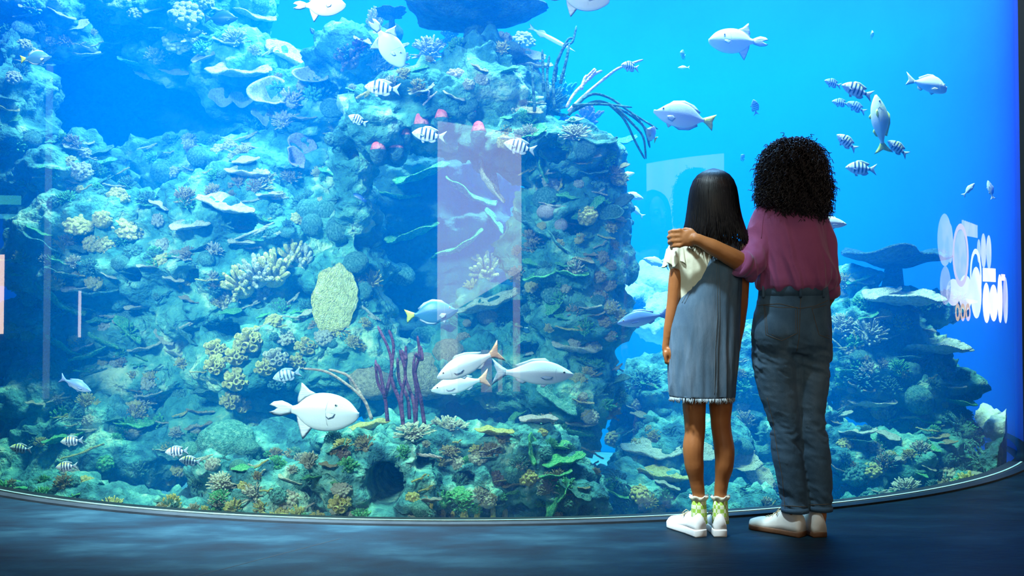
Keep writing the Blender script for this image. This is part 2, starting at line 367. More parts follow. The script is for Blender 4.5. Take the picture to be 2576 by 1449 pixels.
def g_finger(seed, n=34, th=.085, inner=.45, branch=False):
    rnd = random.Random(seed); m = MB()
    m.ell((0, 0, .05), (.5, .5, .35), 14, 8)
    for d in sph_dirs(n, .0, rnd):
        L = rnd.uniform(.78, 1.05); d = (d + Vector((rnd.uniform(-.2, .2), rnd.uniform(-.2, .2), rnd.uniform(0, .5)))).normalized()
        w = th*rnd.uniform(.8, 1.25); s = Vector((rnd.uniform(-.1, .1), rnd.uniform(-.1, .1), .1))
        p0 = d*inner*.6; p1 = d*(inner+.25*L)+s*.4; p2 = d*L*.93+s; p3 = d*L+s
        m.tube([p0, p1, p2, p3, p3+d*w*.5], [w*.8, w, w*1.1, w*.8, w*.25], 7)
        if branch:
            q = (d+Vector((rnd.uniform(-1, 1), rnd.uniform(-1, 1), rnd.uniform(-.2, .8)))*.6).normalized()
            m.tube([p1, p1+q*.22, p1+q*.38, p1+q*.42], [w*.8, w*.8, w*.7, w*.2], 6)
    return m.mesh()
def g_knob(seed, n=52):
    rnd = random.Random(seed); m = MB(); m.ell((0, 0, 0), (.8, .8, .62), 16, 9)
    for d in sph_dirs(n, -.25, rnd):
        r = rnd.uniform(.11, .2); k = rnd.uniform(.86, 1.05); m.ell((d.x*.82*k, d.y*.82*k, d.z*.66*k), (r, r, r*.9), 8, 6)
    return m.mesh()
def g_brain(seed, pit=False):
    m = MB(); m.ell((0, 0, 0), (1, 1, .8), 64, 36); me = m.mesh(); v = getv(me); nn = v/np.linalg.norm(v, axis=1)[:, None]
    if pit: d = .10*(worley(v, 4.5, seed)-.4) + .05*fbm(v, 2, 2, seed)
    else: d = .055*np.abs(np.sin(9*fbm(v, 1.6, 2, seed)+3*v[:, 2])) + .07*fbm(v, 1.7, 2, seed+1)
    setv(me, v + nn*d[:, None]); return me
def cup(m, base, d, L, r, rim=.75):
    d = d.normalized(); q = d.to_track_quat('Z', 'Y').to_matrix(); n = 12
    prof = [(.35*r, 0), (.7*r, .25*L), (r, .6*L), (r*1.02, .88*L), (r*.9, L), (r*rim*.9, .97*L), (r*rim*.8, .8*L), (r*.3, .55*L), (.02, .52*L)]
    m.loft([[base + q @ Vector((a*math.cos(2*PI*j/n), a*math.sin(2*PI*j/n), z)) for j in range(n)] for a, z in prof])
def g_cups(seed, n=15):
    rnd = random.Random(seed); m = MB(); m.ell((0, 0, -.1), (.6, .6, .35), 14, 8)
    for d in sph_dirs(n, .05, rnd): cup(m, d*.35*Vector((1, 1, .6)).length*.5, d+Vector((0, 0, .25)), rnd.uniform(.45, .75), rnd.uniform(.15, .25))
    return m.mesh()
def g_vase(seed):
    rnd = random.Random(seed); n = 36; ph = [rnd.uniform(0, 6.28) for _ in range(4)]; rings = []; m = MB()
    def ring(r, z, wob): return [((r*(1+wob*(.14*math.sin(2*a+ph[0])+.07*math.sin(5*a+ph[1]))))*math.cos(a), (r*(1+wob*.12*math.sin(3*a+ph[2])))*math.sin(a), z+wob*.1*math.sin(3*a+ph[3])) for a in (2*PI*j/n for j in range(n))]
    for r, z, w in ((.18, -.7, 0), (.24, -.4, .3), (.5, -.1, .6), (.84, .2, 1), (1.0, .38, 1), (1.0, .44, 1), (.88, .40, 1), (.74, .12, .9), (.44, -.15, .6), (.17, -.45, .2), (.02, -.50, 0)): rings.append(ring(r, z, w))
    m.loft(rings[:7]+rings[7:]); me = m.mesh()
    for p in me.polygons:
        if 7*n <= p.index < 10*n: p.material_index = 1  # shade inside the bowl is put in as a dark material
    return me
def g_fan(seed):
    m = MB(); m.ell((0, 0, 0), (1, .16, 1), 60, 40); me = m.mesh(); v = getv(me)
    w = worley(v*np.array([1, .2, 1]), 5.5, seed); v[:, 1] += -np.sign(v[:, 1])*np.where(w < .28, .07, 0) + .08*vnoise(v, 2, seed)
    k = 1+.09*vnoise(v, 3.0, seed+2)+.04*vnoise(v, 9, seed); v[:, 0] *= k; v[:, 2] *= k; setv(me, v); return me
def g_lump(seed):
    rnd = random.Random(seed); m = MB(); z = 0
    for b in range(rnd.choice((1, 2))):
        p = Vector((-1, 0, 0)) if b == 0 else Vector((-.1, 0, 0)); d = Vector((1, 0, 0)) if b == 0 else Vector((.6, .2, .7)); pts = [p.copy()]
        for i in range(12 if b == 0 else 5):
            d = (d + Vector((0, rnd.uniform(-.25, .25), rnd.uniform(-.25, .25)))).normalized(); d.x = abs(d.x); p = p + d*.17; pts.append(p.copy())
        m.tube(pts, [rnd.uniform(.08, .15) for _ in pts], 8)
        for q in pts[1:]:
            for _ in range(2): m.ell(q+Vector((rnd.uniform(-.08, .08), rnd.uniform(-.08, .08), rnd.uniform(0, .1))), [rnd.uniform(.06, .12)]*3, 7, 5)
    return m.mesh()
def g_frond(seed):
    rnd = random.Random(seed); m = MB()
    for i in range(26):
        a = rnd.uniform(0, 6.28); d = Vector((math.cos(a)*.5, math.sin(a)*.5, 1)).normalized(); p = Vector((d.x*.15, d.y*.15, 0)); pts = [p.copy()]
        for j in range(7): d = (d+Vector((math.cos(a)*.16, math.sin(a)*.16, -.13-.03*j))).normalized(); p = p+d*.2; pts.append(p.copy())
        m.tube(pts, [.035, .045, .045, .04, .04, .03, .022, .008], 5)
        for q in pts[2:7]:
            e = Vector((rnd.uniform(-1, 1), rnd.uniform(-1, 1), .2)).normalized(); m.tube([q, q+e*.08, q+e*.14], [.03, .026, .006], 5)
    return m.mesh()
def g_stub(seed):
    rnd = random.Random(seed); m = MB(); pts = [(0, 0, -.3), (.03, 0, .2), (.0, .04, .7), (.04, 0, 1.0), (.04, 0, 1.08)]
    m.tube(pts, [.3, .27, .3, .22, .06], 10)
    for i in range(16):
        z = rnd.uniform(.1, 1); a = rnd.uniform(0, 6.28); m.ell((.27*math.cos(a), .27*math.sin(a), z), (.1, .1, .1), 6, 5)
    return m.mesh()
GEN = dict(plate=g_plate, finger=g_finger, bush=lambda s: g_finger(s, 60, .05, .35, True), knob=g_knob, brain=g_brain, pit=lambda s: g_brain(s, True),
           cups=g_cups, vase=g_vase, fan=g_fan, lump=g_lump, frond=g_frond, stub=g_stub)
NM = dict(plate=('plate_coral', 'plate coral'), finger=('finger_coral', 'finger coral'), bush=('branching_coral', 'fine branching coral'), knob=('cauliflower_coral', 'knobbly coral clump'),
          brain=('brain_coral', 'rounded brain coral'), pit=('star_coral', 'round pitted coral'), cups=('cup_coral', 'cluster of cup corals'), vase=('vase_sponge', 'open vase sponge'),
          fan=('disc_sponge', 'flat pitted disc sponge'), lump=('knotted_coral', 'knotted branch of coral'), frond=('feathery_soft_coral', 'drooping feathery soft coral'), stub=('pillar_coral', 'stubby pillar coral'))
CATS = dict(vase='sponge', fan='sponge')
MESHES = {}
def cmesh(kind, col, seed):
    key = (kind, col, seed % 4)
    if key not in MESHES:
        gk = (kind, seed % 4)
        if gk not in MESHES: MESHES[gk] = GEN[kind](seed % 4 + 11)
        me = MESHES[gk].copy(); me.materials.clear(); me.materials.append(CM[col]); MESHES[key] = me
        if kind == 'vase': me.materials.append(CM['dark'])  # second slot paints the bowl's inner shade
    return MESHES[key]
CAMP = Vector((0, 0, CAMZ))
def hit(px, py, default=None):
    d = ray(px, py).normalized(); best = None
    for b, o in BVHS:
        loc, n, i, dist = b.ray_cast(CAMP, d)
        if loc is not None and (best is None or dist < best[2]): best = (loc, n, dist, o)
    if best: return best
    if default is None: return None
    p = P(px, py, default); return (p, Vector((0, -1, .2)).normalized(), (p-CAMP).length, None)
def inside(p, mrg):
    r = math.hypot(p.x-CX, p.y-CY)
    if r > CR-.13-mrg:
        k = (CR-.13-mrg)/r; p = Vector((CX+(p.x-CX)*k, CY+(p.y-CY)*k, p.z))
    return p
def coral(kind, px, py, w, h, ang=0, col='cream', where='', y=None, below=False, seed=None, group=None, label=None, push=None):
    hp = hit(px, py, y if y else 7.0) if y is None or True else None
    loc, n, dist, ro = hp
    if y is not None: loc = P(px, py, y)
    seed = seed if seed is not None else R.randrange(4)
    k = mpp(loc.y); vd = (loc-CAMP).normalized(); up0 = Vector((0, 0, 1)); right = vd.cross(up0).normalized(); up = right.cross(vd)
    a = math.radians(-ang); r2 = right*math.cos(a)+up*math.sin(a); u2 = up*math.cos(a)-right*math.sin(a)
    o = bpy.data.objects.new(NM[kind][0], cmesh(kind, col, seed)); COL.objects.link(o)
    if kind in ('plate',):
        t = math.asin(min(.92, max(.16, (h/w)-.12))); nn = u2*math.cos(t) + (vd if below else -vd)*math.sin(t)
        X = r2; Z = nn; Y = Z.cross(X); s = (w/2*k*.97, w/2*k*.8, w/2*k*.85); pos = loc + n*.08*w*k
        if push is not None: pos = loc - vd*push
    elif kind in ('lump',):
        X = r2; Z = (u2-vd*.3).normalized(); Y = Z.cross(X).normalized(); Z = X.cross(Y); s = (w/2*k, h*k*.9+.02, h*k*.9+.02); pos = loc + n*.02
    elif kind == 'fan':
        X = r2; Z = u2; Y = Z.cross(X); s = (w/2*k, w/2*k, h/2*k); pos = loc - vd*(.20 if w > 80 else .03)
    elif kind in ('vase', 'cups'):
        Z = (u2*.55 - vd*.85).normalized(); X = r2; Y = Z.cross(X).normalized(); X = Y.cross(Z); s = (w/2*k, h/2*k*1.1, w/2*k); pos = loc + n*.04
    elif kind == 'stub':
        Z = u2; X = r2; Y = Z.cross(X); s = (w*k, w*k, h*k*.9); pos = loc - u2*h*k*.5
    else:
        Z = (u2 + n*.5 - vd*.25).normalized(); X = (r2 - Z*r2.dot(Z)).normalized(); Y = Z.cross(X); q = h/w
        s = (w/2*k, w/2*k, (h*.62)*k); pos = loc - Z*h*k*.18
        if kind in ('brain', 'pit'): s = (w/2*k, w/2*k*.9, h/2*k*1.2); pos = loc - n*.0
    pos = inside(pos, max(s)*.55)
    M = Matrix((X, Y, Z)).transposed().to_4x4(); o.matrix_world = Matrix.Translation(pos) @ M @ Matrix.Diagonal((*s, 1))
    tag(o, label or f"{WORD[col]} {NM[kind][1]} {where}", CATS.get(kind, 'coral'), group); return o
for row in [
 # upper left ridge
 ('plate',608,185,140,50,-4,'cream','shaped like a long paddle, jutting left of the vase sponges'),
 ('plate',745,158,150,62,22,'cream','dished and wide, above the open vase sponges'),
 ('vase',682,232,92,76,0,'cream','widest of the three by the upper left ridge'),
 ('vase',560,246,62,48,0,'cream','at the left end of the vase sponges'),
 ('vase',612,252,56,44,0,'cream','smallest, between the two other open vases'),
 ('vase',665,285,74,66,0,'cream','hanging just under the widest vase'),
 ('vase',790,188,80,46,0,'cream','wedged between the dished plate and the brown finger coral'),
 ('plate',435,175,74,42,0,'rosy','with ragged edge floating off the dark blue rock face'),
 ('plate',516,142,60,26,-28,'rosy','tilted, upper right of the ragged pinkish plate'),
 ('plate',365,182,56,46,10,'cream','curled, left of the ragged pinkish plate'),
 ('plate',292,98,72,34,-14,'cream','upper of two stacked at the ridge middle'),
 ('plate',288,130,80,34,14,'cream','lower of two stacked at the ridge middle'),
 ('plate',196,68,60,32,-24,'cream','near the top of the left ridge, steeply tilted'),
 ('plate',158,34,66,26,18,'cream','close to the top edge at the upper left'),
 ('plate',75,18,50,12,2,'cream','thin sliver right at the upper left corner'),
 ('lump',252,32,62,12,58,'cream','steeply sloping near the top edge'),
 ('knob',340,28,50,40,0,'cream','on top of the upper left ridge'),
 ('knob',472,28,110,80,0,'cream','largest on the ridge crest left of the blue tang'),
 ('knob',450,100,90,50,0,'cream','under the blue tang on the ridge'),
 ('bush',500,92,110,60,0,'cream','just below the dark blue tang'),
 ('bush',590,98,80,50,0,'cream','right of the dark blue tang on the ridge slope'),
 ('plate',640,40,110,26,14,'cream','long and thin above the ridge crest'),
 ('plate',205,133,80,16,-4,'cream','narrow ledge over the dark blue rock face'),
 ('plate',230,140,60,22,-30,'teal','drooping from the narrow ledge on the ridge'),
 ('lump',345,90,40,10,10,'cream','short, in the middle of the upper left ridge'),
 ('plate',20,250,60,20,5,'teal','at the far left edge under the ridge'),
 ('plate',34,300,36,24,-20,'green','tiny, at the left edge below the ridge'),
 ('plate',20,275,60,14,10,'yellow','small, left edge between teal and green plates'),
 ('bush',735,250,80,60,0,'rosy','to the right of the widest vase sponge'),
 ('bush',800,228,105,90,0,'teal','big and fuzzy under the brown finger coral'),
 ('bush',715,303,70,50,0,'rosy','spreading under the lower vase sponge'),
 ('vase',765,388,78,62,30,'lavender','with a thick looped rim on the left reef wall'),
 ('vase',738,410,60,40,50,'lavender','smaller, touching the thick looped lavender vase'),
 ('stub',815,350,44,90,10,'teal','like a cone beside the arched rock'),
 ('plate',625,436,96,30,2,'cream','flat shelf below the lavender vases'),
 ('plate',575,335,70,30,-30,'teal','faint, under the vase sponges'),
 ('knob',555,375,56,42,0,'cream','pale, on the wall under the vase sponges'),
 ('plate',560,520,134,58,10,'cream','broadest round shelf on the left reef wall'),
 ('plate',480,568,90,40,-12,'cream','lower left of the broadest round shelf'),
 ('lump',640,505,80,12,-4,'cream','thin, right of the broadest round shelf'),
 ('lump',690,500,70,12,4,'cream','thin, farther right of the broadest round shelf'),
 ('lump',640,590,110,12,-14,'cream','slanting below the thin knotted pair'),
 ('lump',630,622,50,10,5,'cream','short, over the white finger coral bank'),
 ('knob',200,558,90,48,-10,'yellow','left one of the row of clumps on the left wall'),
 ('knob',256,545,58,56,0,'yellow','tall one in the row of clumps on the left wall'),
 ('knob',322,566,104,50,10,'yellow','widest one in the row of clumps on the left wall'),
 ('knob',264,610,56,54,0,'yellow','below the row of clumps on the left wall'),
 ('knob',400,548,46,46,0,'cream','right of the row of yellow clumps'),
 ('knob',410,612,52,46,0,'cream','under the small clump, mid left wall'),
 ('knob',238,705,54,52,0,'yellow','above the white fish reflection streak on the left'),
 ('knob',335,628,60,40,0,'teal','dim, below the widest yellow clump'),
 ('pit',825,530,62,64,0,'teal','topmost of three left of the cave'),
 ('pit',786,566,54,64,0,'teal','left one of three left of the cave'),
 ('pit',851,578,62,74,0,'teal','lowest and biggest of three left of the cave'),
 ('pit',895,660,62,56,0,'teal','alone on the left foot of the arched rock'),
 ('pit',700,772,46,46,0,'teal','under the white finger coral bank'),
 ('finger',605,712,120,120,-18,'yellow','left third of the pale bank on the left wall'),
 ('finger',688,682,128,118,-18,'yellow','middle of the pale bank on the left wall'),
 ('finger',765,656,100,96,-10,'cream','right end of the pale bank on the left wall'),
 ('finger',645,640+50,110,105,-18,'cream','between the left third and middle of the pale bank'),
 ('finger',735,640,100,90,-14,'yellow','on the crest of the pale bank, right of middle'),
 ('finger',580,755,80,70,-20,'cream','at the low left end of the pale bank'),
 ('finger',660,735,90,60,-14,'cream','along the lower edge of the pale bank'),
 ('fan',842,755,112,172,8,'yellow','standing like a tall oval beside the pale finger bank'),
 ('bush',855,828,80,30,0,'yellow','fringing the foot of the tall disc sponge'),
 ('cups',600,905,70,62,0,'yellow','between the highest and the centre cups'),
 ('cups',665,938,64,54,0,'yellow','low right in the cup patch'),
 ('cups',735,915,60,50,0,'yellow','left of the striped blue fish in the cup patch'),
 ('cups',615,1010,56,56,0,'yellow','next to the lowest of the cup patch'),
 ('cups',560,882,68,62,0,'yellow','highest on the left of the cup patch'),
 ('cups',632,872,96,76,0,'yellow','brightest, top middle of the cup patch'),
 ('cups',545,935,64,64,0,'yellow','left edge of the cup patch'),
 ('cups',596,950,74,74,0,'yellow','centre of the cup patch'),
 ('cups',690,902,76,60,0,'cream','right of the brightest cups'),
 ('cups',782,890,80,50,0,'yellow','above the striped blue fish'),
 ('cups',572,1000,64,60,0,'yellow','lowest of the cup patch'),
 ('cups',700,950,50,50,0,'teal','behind the striped blue fish by the cup patch'),
 ('lump',650,832,90,12,-18,'cream','just over the brightest cup cluster'),
 ('lump',740,810,90,8,16,'cream','long and thin above the right cup cluster'),
 # left end
 ('plate',100,582,60,30,20,'green','bent blade at the left end, highest'),
 ('plate',120,620,110,24,28,'teal','long blade crossing the grey reflection strip'),
 ('plate',165,688,84,24,12,'teal','blade tucked behind the left reflection strip'),
 ('plate',150,752,130,30,36,'green','long curved blade on the left'),
 ('plate',205,775,90,18,12,'teal','tail of the long curved blade'),
 ('plate',200,722,80,14,-6,'cream','thin ledge at the left above the fish streak'),
 ('plate',240,738,110,22,-2,'teal','shaded ledge right of the fish streak'),
 ('plate',175,872,110,24,28,'green','vivid, steeper of a V at lower left'),
 ('plate',230,885,100,20,-24,'green','vivid, flatter of a V at lower left'),
 ('plate',262,860,76,20,26,'green','short one above the V at lower left'),
 ('plate',263,810,66,12,-5,'green','little bar under the teal ledge'),
 ('plate',355,770,66,14,-10,'cream','right of the little green bar'),
 ('plate',325,828,84,46,42,'green','wide slanting leaf in the lower left'),
 ('plate',412,850,54,48,38,'cream','round and pale beside the wide slanting leaf'),
 ('plate',370,872,76,18,-14,'cream','beneath the round pale plate'),
 ('plate',285,902,60,14,-4,'teal','dim bar under the green V'),
 ('lump',352,925,40,10,8,'green','tiny fragment in the lower left shade'),
 ('lump',220,940,62,12,4,'green','small fragment under the green V'),
 ('plate',448,888,60,16,16,'cream','small ledge left of the cup patch'),
 ('plate',485,862,90,14,40,'teal','leaning over the small pale ledge'),
 ('lump',480,815,70,10,-16,'cream','slim, up and left of the cup patch'),
 ('brain',85,905,32,32,0,'lavender','small pale ball by the left reflection strip'),
 ('plate',345,1070,90,44,4,'green','dim round shelf in the low left blue'),
 ('plate',420,1140,60,70,20,'teal','behind the paired striped fish'),
 ('plate',180,1095,110,30,-16,'green','behind the striped fish with upright tail'),
 ('plate',70,1225,130,44,-6,'green','lying at the lower left corner by the acrylic'),
 ('lump',215,1145,110,14,-14,'yellow','between the two striped fish at lower left'),
 ('knob',265,1160,50,50,0,'green','right of the lower striped fish'),
 ('bush',280,1275,70,50,0,'yellow','at the foot of the acrylic on the left'),
 # arch
 ('finger',878,145,96,90,-10,'brown','big, on the left shoulder of the arched rock'),
 ('bush',962,178,84,70,0,'tan','below the diving triggerfish'),
 ('bush',1080,128,110,70,0,'tan','widest on top of the arched rock'),
 ('bush',1005,150,60,60,0,'tan','right beside the diving triggerfish snout'),
 ('bush',1132,92,60,56,0,'teal','just under the left side of the table coral'),
 ('finger',905,118,54,50,0,'purple','rounded, behind the diving triggerfish'),
 ('finger',945,55,60,80,-8,'rosy','upright, behind the tail of the diving triggerfish'),
 ('brain',985,85,56,56,0,'dark','dark ball under the dark disc coral'),
 ('knob',1148,188,64,58,0,'rosy','alone on the face of the arched rock'),
 ('knob',1268,96,56,60,0,'cream','first pale one right of the table coral stem'),
 ('knob',1318,96,66,54,0,'cream','second pale one right of the table coral stem'),
 ('brain',1287,132,56,54,0,'dark','dark ball right of the table coral stem'),
 ('plate',1335,140,70,34,16,'cream','upper of the ledges right of the dark ball'),
 ('plate',1345,168,80,22,6,'cream','lower of the ledges right of the dark ball'),
 ('lump',915,252,50,20,-4,'yellow','small, left of the striped fish over the arch'),
 ('lump',1085,245,50,12,-50,'rosy','scrap on the dark face of the arch'),
 ('bush',1380,262,110,110,0,'teal','spiky green, at the foot of the sea rods'),
 ('finger',1410,235,90,110,6,'green','spiky, right in front of the sea rods'),
 ('finger',1482,295,84,72,8,'brown','chunky, under the drooping sea rods'),
 ('bush',1445,335,90,46,0,'cream','low, beneath the chunky brown fingers'),
 ('knob',1420,300,34,30,0,'purple','small, beside the chunky brown fingers'),
 ('plate',1338,338,80,44,-18,'green','vivid leaf on the rock over a striped fish'),
 ('plate',1366,420,80,34,74,'green','upright vivid leaf right of the pink reflection'),
 ('plate',1490,362,120,40,6,'teal','wide lip on the right shoulder of the arch'),
 ('plate',1570,358,70,26,-14,'green','tip of the wide lip, sticking out to open water'),
 ('plate',1230,436,140,34,62,'cream','long steep blade seen through the pink reflection'),
 ('plate',1062,430,134,26,-22,'green','upper of the blades across the cave'),
 ('plate',1008,486,98,20,4,'green','second of the blades in the cave, level'),
 ('plate',1040,580,130,22,-22,'green','third of the blades in the cave, rising right'),
 ('plate',1185,482,134,20,30,'green','falling right, behind the pink reflection'),
 ('plate',1242,560,70,26,52,'green','short steep one behind the pink reflection'),
 ('plate',1148,612,140,34,-28,'green','arching, low in the pink reflection'),
 ('plate',1350,574,110,50,30,'teal','curled leaf on the right column'),
 ('plate',1400,612,70,20,46,'teal','dropping from the curled leaf'),
 ('lump',1420,475,66,18,-56,'yellow','pale knot on the right column'),
 ('lump',1350,480,84,12,88,'cream','vertical, on the right column'),
 ('pit',1376,532,50,40,0,'rosy','pale one on the right column'),
 ('pit',1412,566,34,32,0,'rosy','smaller one low on the right column'),
 ('plate',1478,522,84,44,-34,'green','pale green leaf on the right column'),
 ('plate',1486,437,76,16,0,'teal','small shelf high on the right column'),
 ('plate',1545,510,90,60,-30,'dark','shaded leaf at the right rim of the column'),
 ('vase',1525,540,60,40,-20,'teal','at the right rim of the column'),
 ('knob',1538,612,46,44,0,'yellow','topmost of the chain down the right rim'),
 ('knob',1514,642,44,40,0,'tan','second of the chain down the right rim'),
 ('knob',1534,664,44,40,0,'tan','third of the chain down the right rim'),
 ('knob',1506,690,48,42,0,'tan','fourth of the chain down the right rim'),
 ('knob',1532,712,46,40,0,'tan','fifth of the chain down the right rim'),
 ('knob',1510,742,46,44,0,'tan','sixth of the chain down the right rim'),
 ('knob',1534,770,46,40,0,'yellow','seventh of the chain down the right rim'),
 ('knob',1520,806,44,44,0,'tan','eighth of the chain down the right rim'),
 ('knob',1536,840,40,40,0,'tan','lowest of the chain down the right rim'),
 ('plate',1368,692,84,28,-16,'green','brightest leaf on the lower right column'),
 ('plate',1442,690,80,16,8,'green','slim leaf right of the brightest one'),
 ('plate',1236,766,156,24,-18,'cream','longest ledge low in the pink reflection'),
 ('plate',1325,822,96,20,-8,'cream','ledge right of the yellow-tailed fish'),
 ('plate',1482,776,62,14,-4,'cream','small ledge left of the blue fish'),
 ('plate',1440,872,104,18,8,'cream','level ledge above the silver fish'),
 ('plate',1400,765,60,46,-58,'green','leaf hanging on the lower right column'),
 ('finger',1222,678,100,90,0,'yellow','in the lower part of the pink reflection'),
 ('finger',1190,722,60,44,0,'yellow','left under the yellow fingers in the pink reflection'),
 ('pit',1226,792,54,58,0,'tan','below the longest ledge'),
 ('pit',1178,812,28,24,0,'tan','small, left below the longest ledge'),
 ('pit',1010,690,72,50,0,'teal','alone inside the cave'),
 ('pit',1072,852,76,64,0,'teal','over the purple sea rods'),
 ('pit',1128,884,76,66,0,'tan','right of the purple sea rods, behind a fish'),
 ('knob',1165,846,44,36,0,'tan','small, above the orange-tailed fish'),
 ('brain',936,958,116,86,0,'tan','large smooth mound left of the purple sea rods'),
 ('brain',1066,944,140,110,0,'tan','largest smooth mound behind the purple sea rods'),
 ('bush',936,705,60,66,0,'yellow','beside the tall disc sponge'),
 ('bush',905,745,60,50,0,'yellow','right edge of the tall disc sponge'),
 ('lump',925,790,60,16,60,'cream','hanging below the yellow branches'),
 # ledge
 ('bush',1130,1078,120,60,0,'cream','on the ledge under the purple sea rods'),
 ('bush',1040,1088,110,44,0,'cream','on the ledge, left of the pale strip reflection'),
 ('knob',1250,1060,60,44,0,'cream','on the ledge under the silver fish'),
 ('plate',1248,1092,86,26,4,'yellow','flat on the front ledge'),
 ('plate',1352,1062,90,26,-3,'rosy','on the right of the front ledge'),
 ('plate',1318,1040,70,26,-34,'green','rising over the right of the front ledge'),
 ('plate',1400,1000,110,70,30,'teal','big shaded leaf right of the silver fish'),
 ('plate',1468,1062,76,30,0,'cream','pale, at the right end of the ledge'),
 ('plate',1440,1080,100,34,10,'green','under the pale one at the right end of the ledge'),
 ('plate',930,1078,96,22,-14,'yellow','left front of the ledge under the triggerfish'),
 ('lump',1056,1140,110,18,18,'rosy','lying slanted under the ledge'),
 ('knob',866,1140,44,36,0,'brown','under the triggerfish snout'),
 ('bush',862,1120,60,40,0,'yellow','under the triggerfish belly'),
 ('knob',1205,1145,60,44,0,'cream','on the ledge front, middle'),
 ('knob',1150,1160,52,40,0,'cream','left of the middle ledge clump'),
 ('bush',1130,1135,60,30,0,'tan','fringe on the ledge front'),
 ('plate',1338,1130,72,36,84,'green','glowing upright leaf low on the right'),
 ('plate',1402,1125,86,36,4,'green','rounded, beside the glowing upright leaf'),
 ('plate',1425,1165,96,46,-16,'green','stepped, second below the ledge end'),
 ('plate',1405,1200,80,24,-10,'green','stepped, third below the ledge end'),
 ('plate',1450,1240,80,50,30,'teal','shaded, near the foot on the right'),
 ('plate',1405,1258,96,50,-62,'green','pale standing blade at the foot of the tank'),
 ('stub',1082,1292,22,54,0,'yellow','first from the left of a row at the foot'),
 ('stub',1115,1288,22,58,0,'yellow','second from the left of a row at the foot'),
 ('stub',1168,1278,28,76,0,'yellow','tallest in the row at the foot'),
 ('stub',1200,1290,26,60,4,'yellow','right after the tallest in the row at the foot'),
 ('stub',1238,1268,24,60,-4,'yellow','set a little higher in the row at the foot'),
 ('stub',1140,1300,22,40,0,'yellow','shortest in the row at the foot'),
 ('stub',1270,1300,24,46,6,'yellow','last on the right of a row at the foot'),
 ('brain',566,1112,136,104,0,'teal','biggest of its kind, low left of the triggerfish'),
 ('brain',618,1126,64,44,-18,'teal','leaning on the biggest brain coral'),
 ('knob',742,1142,52,62,0,'teal','under the triggerfish tail'),
 ('bush',770,1205,90,60,0,'teal','low, left of the round hole'),
 ('knob',1038,1250,46,46,0,'yellow','right rim of the round hole'),
 ('cups',868,1255,70,60,0,'yellow','left foot of the round hole'),
 ('finger',800,1310,70,44,0,'yellow','down at the acrylic left of the round hole'),
 ('bush',905,1300,80,44,0,'green','under the round hole at the acrylic'),
 ('bush',640,1240,80,60,0,'cream','on the boulder under the brain coral'),
 ('bush',560,1215,90,50,0,'cream','left on the boulder under the brain coral'),
 ('finger',430,1270,60,60,0,'yellow','leftmost at the acrylic by the boulders'),
 ('bush',690,1310,90,44,0,'yellow','at the acrylic in the middle of the boulders'),
 ('bush',470,1300,80,40,0,'cream','at the acrylic beside the leftmost fingers'),
 ('bush',1150,1215,70,60,0,'teal','around the small second hole'),
 ('knob',1160,1240,64,30,0,'green','below the small second hole'),
 ('knob',1250,1200,50,60,0,'brown','dim, right of the small second hole'),
 # behind the people and right
 ('plate',1640,1138,140,74,4,'cream','broad, left of the girl behind the legs'),
 ('plate',1662,1205,140,32,9,'yellow','slim, under the broad one left of the girl'),
 ('plate',1850,1150,110,96,-6,'cream','big, seen between the girl and the woman'),
 ('plate',1760,1140,80,70,0,'cream','glimpsed between the legs of the girl'),
 ('plate',1908,1208,84,84,36,'cream','fan shaped, nearest the woman shin'),
 ('knob',1560,1000,40,36,0,'teal','upper left of the knob group left of the skirt'),
 ('knob',1600,1012,40,36,0,'cream','brightest of the knob group left of the skirt'),
 ('knob',1635,1030,40,36,0,'teal','right one of the knob group left of the skirt'),
 ('knob',1570,1048,40,36,0,'teal','lower one of the knob group left of the skirt'),
 ('knob',1610,1070,36,36,0,'teal','lowest of the knob group left of the skirt'),
 ('bush',1620,960,110,50,0,'teal','above the knob group left of the skirt'),
 ('plate',1550,960,60,30,-20,'teal','pointing to the silver fish from the right'),
 ('frond',1560,1210,80,80,30,'dark','low in the gap left of the girl'),
 ('bush',1600,775,60,60,0,'dark','dark twigs against the bright pale rock'),
 ('knob',1870,985,60,60,0,'teal','between the skirt and the jeans, upper'),
 ('bush',1875,1060,60,60,0,'cream','between the skirt and the jeans, lower'),
 ('plate',2272,762,180,40,2,'cream','wide, under the right table coral'),
 ('plate',2225,742,90,26,-8,'cream','little one over the wide right shelf'),
 ('plate',2330,882,170,22,0,'cream','long level ledge on the right mound'),
 ('plate',2270,906,90,16,-4,'teal','under the long level ledge'),
 ('lump',2118,886,70,14,50,'cream','beside the back pocket side of the jeans'),
 ('lump',2152,872,80,8,80,'yellow','thin upright stem on the right mound'),
 ('bush',2120,820,90,60,0,'cream','highest beside the woman on the right'),
 ('bush',2190,838,100,80,0,'cream','feathery, right of the highest one'),
 ('bush',2230,1050,80,90,0,'cream','spiky tuft on the right mound'),
 ('plate',2136,1012,80,44,-22,'cream','fleshy pale slab beside the knee'),
 ('plate',2200,1008,100,16,0,'cream','slim ledge right of the fleshy slab'),
 ('plate',2162,1092,86,16,-4,'cream','small bright bar on the right mound'),
 ('brain',2312,1008,66,84,0,'teal','lower dome on the right mound'),
 ('brain',2290,942,52,70,0,'teal','upper dome on the right mound'),
 ('bush',2170,950,100,70,0,'teal','in the middle of the right mound'),
 ('bush',2240,970,80,60,0,'teal','right of the middle, on the right mound'),
 ('knob',2150,1190,70,60,0,'teal','first low on the right mound'),
 ('knob',2200,1250,90,60,0,'teal','second low on the right mound'),
 ('knob',2120,1245,60,70,0,'teal','low beside the trouser hem on the right'),
 ('bush',2280,1230,90,50,0,'cream','near the acrylic on the far right'),
 ('frond',2420,1090,110,150,40,'teal','higher, at the right end of the reef'),
